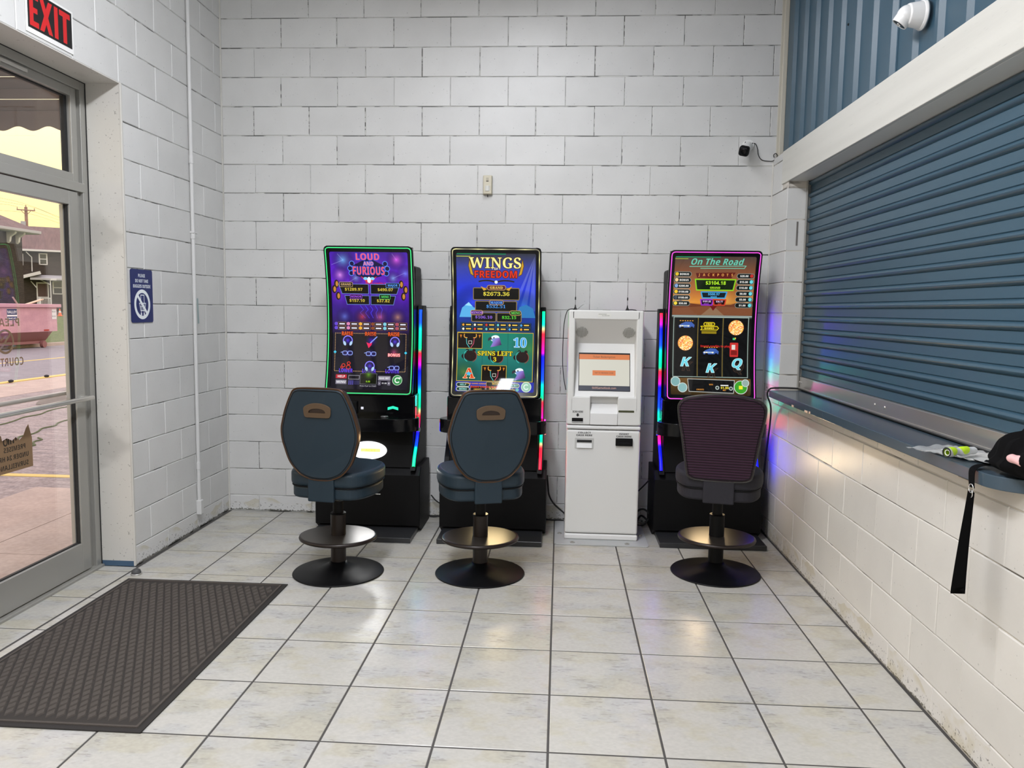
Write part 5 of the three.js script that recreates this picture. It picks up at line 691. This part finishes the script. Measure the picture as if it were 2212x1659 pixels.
cable('antenna_cable', 'thin black cable down the right side of the kiosk', [[2.914, 1.549, 0.14], [2.96, 1.55, 0.13], [2.99, 1.53, 0.12], [3.005, 1.40, 0.12], [3.004, 1.22, 0.13], [3.012, 1.14, 0.13], [3.003, 1.06, 0.13], [3.012, 0.98, 0.13], [3.0, 0.90, 0.13]], 0.003);
cable('counter_cable', 'black cable from the counter end down behind the desert screen machine', [[4.03, 1.05, 0.425], [3.95, 1.052, 0.42], [3.875, 1.05, 0.415], [3.84, 1.04, 0.41], [3.832, 1.0, 0.40], [3.868, 0.92, 0.36], [3.885, 0.80, 0.30], [3.89, 0.5, 0.20], [3.89, 0.2, 0.12]], 0.006);

// ================= THINGS ON THE COUNTER =================
const CT = 1.0445;
{
  const t = thing('black_bag', 'black lace-edged bag slumped on the counter with a strap hanging down', 'bag', [3.925, CT, 3.14]);
  const cloth = phys({ color: rgb(0.003, 0.003, 0.0035), roughness: 0.9, specularIntensity: 0.2 });
  const g = new THREE.SphereGeometry(1, 56, 36); { const p = g.attributes.position; for (let i = 0; i < p.count; i++) { let x = p.getX(i), y = p.getY(i), z = p.getZ(i); const n = 1 + 0.10 * Math.sin(7 * x + 3 * z) * Math.sin(5 * y + 2) + 0.06 * Math.sin(13 * z - 9 * x); const u = Math.max(0, y * 0.5 + 0.5); p.setXYZ(i, 0.115 * x * n + 0.05 * u * u, 0.19 * u ** 1.4 * n, 0.21 * z * n * (1 - 0.25 * u) + 0.10 * u); } g.computeVertexNormals(); }
  part(t, 'bag_body', g, cloth);
  const flap = new THREE.PlaneGeometry(0.15, 0.26, 14, 22); { const p = flap.attributes.position; for (let i = 0; i < p.count; i++) { const x = p.getX(i), y = p.getY(i), k = (y + 0.13) / 0.26; p.setXYZ(i, x * (0.35 + 0.65 * k) - 0.05 * (1 - k), 0.012 + 0.10 * k * k + 0.008 * Math.sin(30 * x + 16 * y), 0.12 - 0.32 * (1 - k)); } flap.computeVertexNormals(); }
  part(t, 'bag_flap', flap, phys({ color: rgb(0.003, 0.003, 0.0035), roughness: 0.9, specularIntensity: 0.2, side: THREE.DoubleSide }));
  const lace = []; for (let i = 0; i < 26; i++) { const k = i / 25, a = -0.2 + 2.3 * k; lace.push([0.02 + 0.115 * Math.cos(a) * 0.9 + 0.006 * Math.sin(i * 2.6), 0.05 + 0.14 * k + 0.006 * Math.cos(i * 2.1), -0.17 + 0.30 * k]); } part(t, 'lace_edge', tube(lace, 0.003, 120), cloth);
  // strap over the edge: flat ribbon
  const rib = (pts, w0, w1, dirs) => { const c = new THREE.CatmullRomCurve3(pts.map(V3)), n = 40, pos = [], idx = []; for (let i = 0; i <= n; i++) { const p = c.getPointAt(i / n), k = i / n, w = (w0 + (w1 - w0) * k) / 2, a = dirs[0] + (dirs[1] - dirs[0]) * k; for (const s of [-1, 1]) for (const d of [-1, 1]) pos.push(p.x + s * w * Math.sin(a) + d * 0.0012, p.y, p.z + s * w * Math.cos(a) + d * 0.0004); } for (let i = 0; i < n; i++) { const a = i * 4, b = a + 4; for (const [q, r] of [[0, 1], [1, 3], [3, 2], [2, 0]]) idx.push(a + q, a + r, b + q, a + r, b + r, b + q); } idx.push(n * 4, n * 4 + 1, n * 4 + 3, n * 4, n * 4 + 3, n * 4 + 2); const gg = new THREE.BufferGeometry(); gg.setAttribute('position', new THREE.Float32BufferAttribute(pos, 3)); gg.setIndex(idx); gg.computeVertexNormals(); return gg; };
  const off = (x, y, z) => [x - 3.93, y - CT, z - 3.14];
  part(t, 'strap', rib([off(3.93, 1.062, 3.03), off(3.86, 1.056, 3.02), off(3.822, 1.050, 3.035), off(3.811, 1.04, 3.04), off(3.808, 1.01, 3.045), off(3.808, 0.985, 3.05)], 0.032, 0.028, [0.25, 0.05]), cloth); part(t, 'strap_buckle', [new THREE.TorusGeometry(0.014, 0.0022, 6, 20).rotateY(Math.PI / 2).translate(...off(3.806, 0.982, 3.05)), new THREE.TorusGeometry(0.012, 0.0018, 6, 20).rotateY(Math.PI / 2.4).translate(...off(3.805, 0.965, 3.056))], chrome);
  const tail = rib([off(3.806, 0.972, 3.052), off(3.803, 0.90, 3.049), off(3.797, 0.80, 3.047), off(3.79, 0.70, 3.05), off(3.784, 0.63, 3.056)], 0.034, 0.060, [0.05, 0.25]); { const p = tail.attributes.position; for (let i = 160; i < 164; i++) p.setY(i, p.getY(i) + (i >= 162 ? 0.03 : -0.012)); tail.computeVertexNormals(); } part(t, 'strap_tail', tail, phys({ color: rgb(0.0025, 0.0025, 0.0025), roughness: 1, specularIntensity: 0.1, side: THREE.DoubleSide }), 'wide black strap end hanging below the counter');
}
{
  const g = new THREE.SphereGeometry(1, 30, 20); const p = g.attributes.position; for (let i = 0; i < p.count; i++) { const x = p.getX(i), y = p.getY(i), z = p.getZ(i), b = 1 + 0.18 * Math.sin(5 * z + 1) + 0.1 * Math.sin(9 * z + 4 * y); p.setXYZ(i, 0.022 * x * b + 0.02 * z * z, 0.021 * y * b + 0.010 * z, 0.062 * z); } g.computeVertexNormals();
  const m = single('pink_bundle', 'small pale pink fabric bundle lying on the black bag', 'cloth', g, std({ color: rgb(0.72, 0.42, 0.42), roughness: 0.7 })); m.position.set(3.845, CT + 0.07, 3.275); m.rotation.set(0.25, 0.9, 0);
}
{
  const t = thing('plastic_bag', 'flat clear plastic bag holding a printed white card on the counter', 'packaging', [3.905, CT, 2.82], 0.0);
  const map = canvasTex(512, 256, (g, w, h) => { g.fillStyle = '#dcdcda'; g.fillRect(0, 0, w, h); g.fillStyle = '#5a5a5e'; for (let i = 0; i < 5; i++) { g.fillRect(250 + (i % 2) * 20, 40 + i * 42, 150, 7); g.fillRect(420, 40 + i * 42, 60, 7); } });
  part(t, 'card', new THREE.BoxGeometry(0.16, 0.0016, 0.27).rotateY(0.5).translate(0.025, 0.003, -0.01), std({ map, roughness: 0.6 }), 'white printed card');
  const sh = new THREE.PlaneGeometry(0.20, 0.36, 20, 30).rotateX(-Math.PI / 2); { const q = sh.attributes.position; for (let i = 0; i < q.count; i++) { const x = q.getX(i), z = q.getZ(i), e = Math.max(Math.abs(x) / 0.10, Math.abs(z) / 0.18); q.setY(i, 0.0062 + 0.003 * Math.sin(60 * x + 25 * z) * Math.sin(38 * z) + (e > 0.9 ? 0.006 * Math.abs(Math.sin(90 * z + 40 * x)) : 0)); } sh.computeVertexNormals(); }
  part(t, 'plastic_film', sh.rotateY(0.42), phys({ color: rgb(0.90, 0.90, 0.88), transmission: 0.62, thickness: 0, roughness: 0.22, side: THREE.DoubleSide }), 'crinkled clear film');
}
{
  const t = thing('lime_bottle', 'white and lime green squeeze tube lying on the plastic bag', 'tube', [3.852, CT + 0.010, 2.865], -1.15); t.scale.setScalar(0.8);
  const body = new THREE.CylinderGeometry(0.022, 0.020, 0.16, 28, 24, true).rotateX(Math.PI / 2); { const p = body.attributes.position; for (let i = 0; i < p.count; i++) { const z = p.getZ(i), k = (z + 0.08) / 0.16, f = 1 - 0.28 * Math.sin(Math.PI * Math.min(1, Math.max(0, (k - 0.45) / 0.35))) ** 2; p.setXYZ(i, p.getX(i) * f, p.getY(i) * f * (k < 0.25 ? 0.8 : 1) + 0.022, z); } body.computeVertexNormals(); }
  const map = canvasTex(128, 256, (g, w, h) => { g.fillStyle = '#d4d6d6'; g.fillRect(0, 0, w, h); g.fillStyle = '#c8ec2c'; g.beginPath(); g.ellipse(64, 150, 44, 40, 0.4, 0, 7); g.fill(); g.beginPath(); g.ellipse(80, 40, 60, 34, 0, 0, 7); g.fill(); });
  part(t, 'tube_body', body, std({ map, roughness: 0.4, side: THREE.DoubleSide })); part(t, 'open_rim', new THREE.TorusGeometry(0.019, 0.003, 8, 28).translate(0, 0.021, 0.08), blackRubber, 'dark open rim'); part(t, 'inner_ring', new THREE.TorusGeometry(0.012, 0.002, 8, 24).translate(0.001, 0.02, 0.076), whitePlastic);
}

// ================= OUTSIDE THE DOOR =================
const GY = -0.11;
const concreteMap = groundNoise([222, 200, 186], 26, 10, 10, 201), asphaltMap = groundNoise([186, 172, 168], 60, 14, 40, 221), roadMap = groundNoise([170, 164, 168], 34, 8, 30, 241), grassMap = groundNoise([92, 104, 58], 60, 30, 30, 261), brickMap = pixels(512, 512, (u, v) => { const row = Math.floor(v * 40), x = u * 14 + (row % 2) * 0.5, fx = x - Math.floor(x), fy = v * 40 - row, m = fy < 0.18 || fx < 0.06 ? 1 : 0, n = hash(Math.floor(x) % 14, row, 5); return m ? [74, 68, 62] : [50 + 16 * n, 43 + 13 * n, 38 + 10 * n]; }), roofMap = groundNoise([124, 100, 96], 36, 6, 30, 281);
const concrete = std({ map: concreteMap, color: rgb(0.62, 0.62, 0.62), roughness: 0.9 }), asphalt = std({ map: asphaltMap, color: rgb(0.6, 0.6, 0.6), roughness: 0.95 }), road = std({ map: roadMap, color: rgb(0.62, 0.62, 0.62), roughness: 0.9 }), grass = std({ map: grassMap, roughness: 1 }), brick = std({ map: brickMap, roughness: 0.9 }), roofing = std({ map: roofMap, roughness: 0.95, color: rgb(0.8, 0.8, 0.8) });
const yellow = std({ color: rgb(0.66, 0.50, 0.16), roughness: 0.85 }), trimWhite = std({ color: rgb(0.68, 0.68, 0.68), roughness: 0.6 });
const ground = structure('ground', 'street and parking ground outside the glass door', 'ground');
const slab = (x0, x1, z0, z1, y, th = 0.12) => metreUV(bx(x0, x1, y - th, y, z0, z1), 2);
for (const [z0, z1] of [[-0.85, 0.928], [0.936, 2.6], [2.608, 4.6]]) part(ground, 'pavement_slab', slab(-1.30, -0.31, z0, z1, GY + 0.03), concrete); for (const [z0, z1] of [[-0.85, 0.928], [0.936, 2.6], [2.608, 4.6]]) part(ground, 'pavement_slab', slab(-2.14, -1.308, z0, z1, GY + 0.03), concrete);
part(ground, 'parking_asphalt', slab(-7.2, -0.31, -30, 30, GY, 0.2), asphalt); part(ground, 'footpath', slab(-8.75, -7.2, -60, 30, GY + 0.004, 0.2), concrete); part(ground, 'dirt_patch', extrude(smoothShape([[-6.0, 6.4], [-6.9, 8.6], [-7.5, 12], [-6.8, 12.4], [-6.2, 9.4], [-5.6, 7]], 60), 0.006).rotateX(-Math.PI / 2).translate(0, GY + 0.002, 0), std({ color: rgb(0.16, 0.14, 0.12), roughness: 1 }), 'dark patch of loose gravel');
part(ground, 'kerb', slab(-8.95, -8.75, -60, 30, GY + 0.02, 0.2), yellow, 'yellow painted kerb'); part(ground, 'roadway', slab(-17.9, -8.95, -70, 30, GY - 0.08, 0.3), road); part(ground, 'centre_line', slab(-13.35, -13.2, -70, 30, GY - 0.074, 0.01), yellow, 'yellow line along the road');
part(ground, 'parking_line', metreUV(bx(-6.6, -2.14, GY, GY + 0.005, -1.46, -1.36), 2), yellow, 'yellow parking line'); part(ground, 'far_kerb', slab(-18.15, -17.9, -70, 30, GY + 0.04, 0.3), concrete);
{ const g = new THREE.PlaneGeometry(70, 130, 70, 30).rotateX(-Math.PI / 2).translate(-53.1, 0, -45); const p = g.attributes.position; for (let i = 0; i < p.count; i++) { const d = -18.15 - p.getX(i); p.setY(i, GY + 0.03 + 0.9 * sm(0, 6, d) - 0.35 * sm(8, 22, d) + 0.02 * Math.sin(p.getZ(i) * 1.7 + d)); } g.computeVertexNormals(); part(ground, 'lawn', metreUV(g, 1.6), grass, 'green lawn bank'); }
for (const [x, z0, z1] of [[-4.0, -5.2, -3.0], [-4.9, -6.6, -3.4], [-3.3, -3.4, -2.2]]) { const pts = []; for (let i = 0; i <= 10; i++) pts.push([x - 0.55 * i / 10 + 0.04 * Math.sin(i * 2.3), GY + 0.004, z1 + (z0 - z1) * i / 10]); part(ground, 'weedy_crack', tube(pts, 0.012, 40), std({ color: rgb(0.10, 0.12, 0.06), roughness: 1 })); }
for (const [z, x] of [[-9.55, -8.72], [-10.75, -8.78], [-11.75, -8.8]]) single('kerb_stone', 'small dark stone lying on the yellow kerb outside', 'stone', new THREE.DodecahedronGeometry(0.05, 1).scale(1, 0.6, 1.1).translate(x, GY + 0.045, z), std({ color: rgb(0.03, 0.03, 0.035), roughness: 1 }), 'stones on the kerb');
{ // metal awning over the door: closed far end with stacked sheets and a scalloped edge
  const t = thing('awning', 'brown sheet metal awning with scalloped edge outside the door', 'awning', [0, 0, 0]); const m = std({ color: rgb(0.26, 0.205, 0.17), roughness: 0.7 });
  const ys = [3.10, 3.185, 3.285, 3.37, 3.475, 3.58, 3.68, 3.79, 3.92, 4.15]; for (let i = 0; i + 1 < ys.length; i++) part(t, 'awning_sheet', rbx(-2.62, -0.36, ys[i] + 0.004, ys[i + 1], -1.03 - (i % 2) * 0.02, -1.0 - (i % 2) * 0.02, 0.004), m);
  const scallop = (len) => { const s = new THREE.Shape(); s.moveTo(0, 0.055); for (let i = 0; i <= 160; i++) { const u = len * i / 160; s.lineTo(u, -0.019 + 0.019 * Math.cos((u - 0.09) * Math.PI * 2 / 0.272)); } s.lineTo(len, 0.055); s.closePath(); return extrude(s, 0.004); };
  part(t, 'scalloped_valance', scallop(2.26).translate(-2.62, 3.052, -0.995), m); part(t, 'scalloped_valance', scallop(5.4).rotateY(-Math.PI / 2).translate(-2.60, 3.052, -1.0), m);
  for (let i = 0; i < 6; i++) { const a = i / 6, b = (i + 1) / 6, X0 = -0.36 - 2.26 * a, X1 = -0.36 - 2.26 * b, Y0 = 4.15 - 0.30 * a, Y1 = 4.15 - 0.30 * b; part(t, 'roof_sheet', box(Math.hypot(X1 - X0, Y1 - Y0) + 0.01, 0.012, 5.5).rotateZ(Math.atan2(Y0 - Y1, X0 - X1)).translate((X0 + X1) / 2, (Y0 + Y1) / 2 + (i % 2) * 0.015, 1.7), m); }
  part(t, 'front_fascia', bx(-2.64, -2.61, 3.10, 3.87, -1.0, 4.4), m);
}
{ // dumpster
  const t = thing('dumpster', 'faded pink roll-off dumpster parked across the road', 'dumpster', [-17.3, GY - 0.08, -20.4]); const pink = std({ map: groundNoise([198, 152, 166], 24, 5, 8, 301), roughness: 0.7 }), dark = std({ color: rgb(0.28, 0.12, 0.12), roughness: 0.8 });
  const prof = [[-2.2, 0.62], [0, 0.62], [0, 1.56], [-2.2, 1.56]]; part(t, 'tub', metreUV(extrude(poly(prof), 7.1).translate(0, 0, -3.55), 1.5), pink); part(t, 'lower_tub', extrude(poly([[-2.1, 0.26], [-0.30, 0.26], [0, 0.62], [-2.2, 0.62]]), 6.7).translate(0, 0, -3.25), dark); part(t, 'top_rail', [rbx(-0.02, 0.08, 1.54, 1.67, -3.74, 3.6, 0.02), rbx(-2.28, -2.18, 1.54, 1.67, -3.74, 3.6, 0.02), rbx(-2.2, 0.06, 1.54, 1.67, -3.76, -3.66, 0.02)], pink); part(t, 'floor_beam', bx(-1.9, -0.2, 0.16, 0.26, -3.1, 3.1), dark);
  for (const z of [-2.85, 2.85]) part(t, 'wheel', new THREE.CylinderGeometry(0.13, 0.13, 0.12, 20).rotateZ(Math.PI / 2).translate(-0.12, 0.13, z), dark);
  part(t, 'reflector', bx(-0.002, 0.006, 0.64, 0.70, -3.05, -2.75), std({ color: rgb(0.4, 0.03, 0.03), roughness: 0.5 }));
  const sign = canvasTex(256, 192, (g, w, h) => { g.fillStyle = '#e8e8ec'; g.fillRect(0, 0, w, h); g.fillStyle = '#22305e'; g.fillRect(4, 4, w - 8, 96); g.fillRect(4, 128, w - 8, 60); g.textAlign = 'center'; g.fillStyle = '#f4f4f8'; g.font = 'bold 66px sans-serif'; g.fillText('VALLEY', 128, 78); g.font = 'bold 34px sans-serif'; g.fillText('724-843-4373', 128, 170); }); part(t, 'sign_panel', new THREE.PlaneGeometry(0.53, 0.42).rotateY(Math.PI / 2).translate(0.008, 1.28, -1.03), std({ map: sign, roughness: 0.6 }), 'blue and white company sign');
  const sign2 = canvasTex(128, 192, (g, w, h) => { g.fillStyle = '#dcdce0'; g.fillRect(0, 0, w, h); g.fillStyle = '#5a5a62'; g.font = 'bold 40px sans-serif'; g.fillText('BULK', 6, 60); g.fillText('BLDG', 6, 150); }); part(t, 'sign_panel', new THREE.PlaneGeometry(0.27, 0.38).rotateY(Math.PI / 2).translate(0.008, 1.28, -3.38), std({ map: sign2, roughness: 0.6 }));
  for (const [lab, a, b, w] of [['pale wooden board leaning out of the dumpster', [-17.7, 1.42, -22.6], [-17.75, 1.66, -23.75], 0.16], ['thin grey stick poking out of the dumpster', [-17.8, 1.40, -22.5], [-17.8, 1.72, -22.2], 0.05]]) { const A = V3(a), B = V3(b), g = new THREE.BoxGeometry(w, A.distanceTo(B), 0.03).applyQuaternion(new THREE.Quaternion().setFromUnitVectors(new THREE.Vector3(0, 1, 0), B.clone().sub(A).normalize())).translate((A.x + B.x) / 2, (A.y + B.y) / 2, (A.z + B.z) / 2); single('scrap_board', lab, 'board', g, std({ color: w > 0.1 ? rgb(0.66, 0.5, 0.36) : rgb(0.4, 0.33, 0.3), roughness: 0.9 })); }
}
{ // cone
  const t = thing('traffic_cone', 'orange and white traffic cone on the lawn across the road', 'cone', [-24, 0.83, -34.25]); t.scale.setScalar(0.58); const o = std({ color: rgb(0.75, 0.16, 0.06), roughness: 0.6 }); part(t, 'cone_base', rbox(0.4, 0.04, 0.4, 0.01, 0, 0.02, 0), o); part(t, 'cone_body', cyl(0.17, 0.11, 0.28, 0, 0.04, 0, 20), o); part(t, 'white_band', cyl(0.11, 0.075, 0.17, 0, 0.32, 0, 20), trimWhite); part(t, 'cone_tip', cyl(0.075, 0.03, 0.2, 0, 0.49, 0, 20), o);
}
function houseWindow(parent, y, z, w, h) { const f = part(parent, 'window', [bx(-0.02, 0.06, y - h / 2, y + h / 2, z - w / 2, z - w / 2 + 0.1), bx(-0.02, 0.06, y - h / 2, y + h / 2, z + w / 2 - 0.1, z + w / 2), bx(-0.02, 0.06, y - h / 2, y - h / 2 + 0.08, z - w / 2, z + w / 2), bx(-0.02, 0.06, y + h / 2 - 0.08, y + h / 2, z - w / 2, z + w / 2), bx(-0.02, 0.05, y - 0.035, y + 0.035, z - w / 2, z + w / 2)], trimWhite); part(f, 'pane', bx(-0.01, 0.01, y + 0.035, y + h / 2 - 0.08, z - w / 2 + 0.1, z + w / 2 - 0.1), darkPane); part(f, 'pane', bx(-0.01, 0.01, y - h / 2 + 0.08, y - 0.035, z - w / 2 + 0.1, z + w / 2 - 0.1), darkPane); }
{ // brick house standing square to the view; own z runs to the left, own x towards the street
  const t = thing('brick_house', 'dark brick house with brown roof and white porch across the road', 'house', [-42.52, 0, -60.52], -0.9738);
  part(t, 'wall', metreUV(bx(-7, 0, 0.05, 6.0, -8, 3.4), 2.6), brick); part(t, 'foundation', bx(-6.9, 0.03, 0.0, 0.75, -7.98, 3.38), std({ color: rgb(0.16, 0.155, 0.15), roughness: 0.9 }));
  part(t, 'roof', metreUV(extrude(poly([[0.45, 5.98], [0.42, 6.08], [-3.4, 8.35], [-7.4, 6.08], [-7.4, 5.98]]), 12).translate(0, 0, -8.3), 3), roofing);
  part(t, 'gutter', rbx(0.42, 0.54, 5.92, 6.08, -8.3, 3.6, 0.02), trimWhite); houseWindow(t, 5.30, 0.18, 0.66, 1.0); houseWindow(t, 5.19, -1.62, 0.72, 1.4); houseWindow(t, 2.85, -0.84, 0.80, 1.16);
  part(t, 'downspout', [rod([0.42, 5.85, 1.42], [0.06, 5.42, 1.03], 0.04), rod([0.06, 5.42, 1.03], [0.06, 4.2, 1.04], 0.04)], trimWhite); part(t, 'downspout', rod([0.06, 5.7, 1.68], [0.06, 4.7, 1.70], 0.035), trimWhite);
  part(t, 'porch_roof', [extrude(poly([[-0.1, 3.95], [-0.1, 3.60], [1.1, 3.46], [1.1, 3.62]]), 5.2).translate(0, 0, -4.0), rbx(1.05, 1.16, 3.46, 3.64, -4.0, 1.2, 0.02)], std({ color: rgb(0.46, 0.46, 0.48), roughness: 0.7 })); part(t, 'porch_trim', rbx(1.10, 1.20, 3.44, 3.60, -0.75, -0.3, 0.02), trimWhite); part(t, 'porch_gable', new THREE.BoxGeometry(1.3, 0.26, 1.5).rotateX(0.30).translate(0.6, 3.88, 1.12), trimWhite);
  part(t, 'door', [bx(-0.02, 0.06, 0.9, 3.26, -0.14, -0.06), bx(-0.02, 0.06, 0.9, 3.26, 0.68, 0.78), bx(-0.02, 0.06, 3.18, 3.28, -0.14, 0.78), bx(-0.02, 0.05, 1.98, 2.04, -0.1, 0.7)], trimWhite); part(t, 'door_leaf', bx(-0.02, 0.03, 0.9, 3.18, -0.06, 0.68), std({ color: rgb(0.09, 0.05, 0.045), roughness: 0.5 }));
  part(t, 'porch_post', bx(0.98, 1.06, 0.8, 3.46, -0.33, -0.25), trimWhite); part(t, 'railing', [bx(0.99, 1.04, 1.88, 1.95, -0.26, 0.56), ...[...Array(7)].map((_, i) => bx(1.0, 1.03, 1.25, 1.9, -0.22 + i * 0.11, -0.18 + i * 0.11)), bx(0.9, 1.06, 0.9, 1.97, 0.44, 0.66)], trimWhite); part(t, 'porch_brace', [rod([0.1, 3.5, 0.44], [1.0, 3.08, -0.28], 0.04), rod([0.1, 3.35, 1.15], [0.7, 2.8, 0.75], 0.04)], trimWhite);
}
{ // nearer brick house with bracketed eave, parallel to the road
  const t = thing('brick_house', 'taller dark brick house with bracketed white eave behind the dumpster', 'house', [-29.7, 0, 0]);
  part(t, 'wall', metreUV(bx(-8, 0, 0.2, 5.62, -39.57, -26), 2.6), brick); part(t, 'eave', [rbx(-8.7, 0.66, 5.60, 5.70, -40.25, -25.6, 0.03), rbx(0.62, 0.74, 5.64, 5.80, -40.3, -25.6, 0.02)], std({ color: rgb(0.44, 0.44, 0.44), roughness: 0.7 }));
  const e = [[0.7, 5.8, -40.28], [0.7, 5.8, -25.6], [-8.7, 5.8, -25.6], [-8.7, 5.8, -40.28], [-3.8, 8.3, -36], [-3.8, 8.3, -29.9]], tri = [[0, 4, 5], [0, 5, 1], [1, 5, 2], [2, 5, 4], [2, 4, 3], [3, 4, 0], [0, 1, 2], [0, 2, 3]], rg = new THREE.BufferGeometry(); rg.setAttribute('position', new THREE.Float32BufferAttribute(tri.flatMap(([a, b, c]) => [...e[a], ...e[c], ...e[b]]), 3)); rg.computeVertexNormals(); part(t, 'roof', metreUV(rg, 3), roofing);
  for (const z of [-38.35, -39.1]) part(t, 'eave_bracket', extrude(poly([[0, 5.6], [0.55, 5.6], [0.5, 5.5], [0.22, 5.32], [0.16, 5.05], [0.05, 4.95], [0, 5.0]]), 0.15).translate(0, 0, z - 0.07), trimWhite); part(t, 'vent_pipe', [cyl(0.035, 0.035, 0.7, -0.8, 6.1, -40.03 + 1.9, 12), cyl(0.07, 0.06, 0.05, -0.8, 6.78, -38.13, 12)], std({ color: rgb(0.5, 0.24, 0.08), roughness: 0.7 })); houseWindow(t, 2.5, -36.6, 1.0, 1.6);
}
{ // utility pole and wires, further back
  const turn = -0.9738, C2 = [-55, 0, -76], at = (u, y) => [C2[0] + 0.827 * u + 0.1, y, C2[2] - 0.562 * u + 0.1];
  const t = thing('utility_pole', 'wooden utility pole with crossarm and transformer behind the houses', 'utility pole', C2, turn); const wood = std({ color: rgb(0.34, 0.18, 0.14), roughness: 0.9 });
  part(t, 'pole', cyl(0.2, 0.15, 11.6, 0, 0.1, 0, 14), wood); part(t, 'crossarm', [rbox(0.12, 0.12, 1.7, 0.02, 0.2, 11.35, 0), rod([0.2, 11.3, 0.45], [0.2, 10.85, 0.05], 0.03), rod([0.2, 11.3, -0.45], [0.2, 10.85, -0.05], 0.03)], wood); for (const z of [-0.78, 0, 0.78]) part(t, 'insulator', cyl(0.05, 0.03, 0.22, 0.2, z ? 11.4 : 11.7, z, 10), wood); part(t, 'transformer', cyl(0.24, 0.24, 0.8, 0.3, 9.35, 0.3, 18), std({ color: rgb(0.42, 0.42, 0.45), roughness: 0.6 }));
  const wm = std({ color: rgb(0.22, 0.18, 0.10), roughness: 0.9 });
  for (const [lab, u0, yl, y0, yr, yrr] of [['topmost overhead wire running to the pole', 0, 12.55, 11.98, 10.55, 8.6], ['second overhead wire running to the pole crossarm', 0.78, 12.2, 11.66, 10.4, 8.4], ['third overhead wire running to the pole crossarm', -0.78, 11.9, 11.64, 10.25, 8.2], ['lowest overhead wire leaving the pole below the crossarm', 0.05, 11.2, 11.05, 9.9, 7.9]]) single('overhead_wire', lab, 'wire', tube([at(-9, yl + 0.7), at(-3, yl), at(u0, y0), at(3.9, yr), at(10, yrr)], 0.012, 60, false, 5), wm);
}

renderer.render(scene, camera);
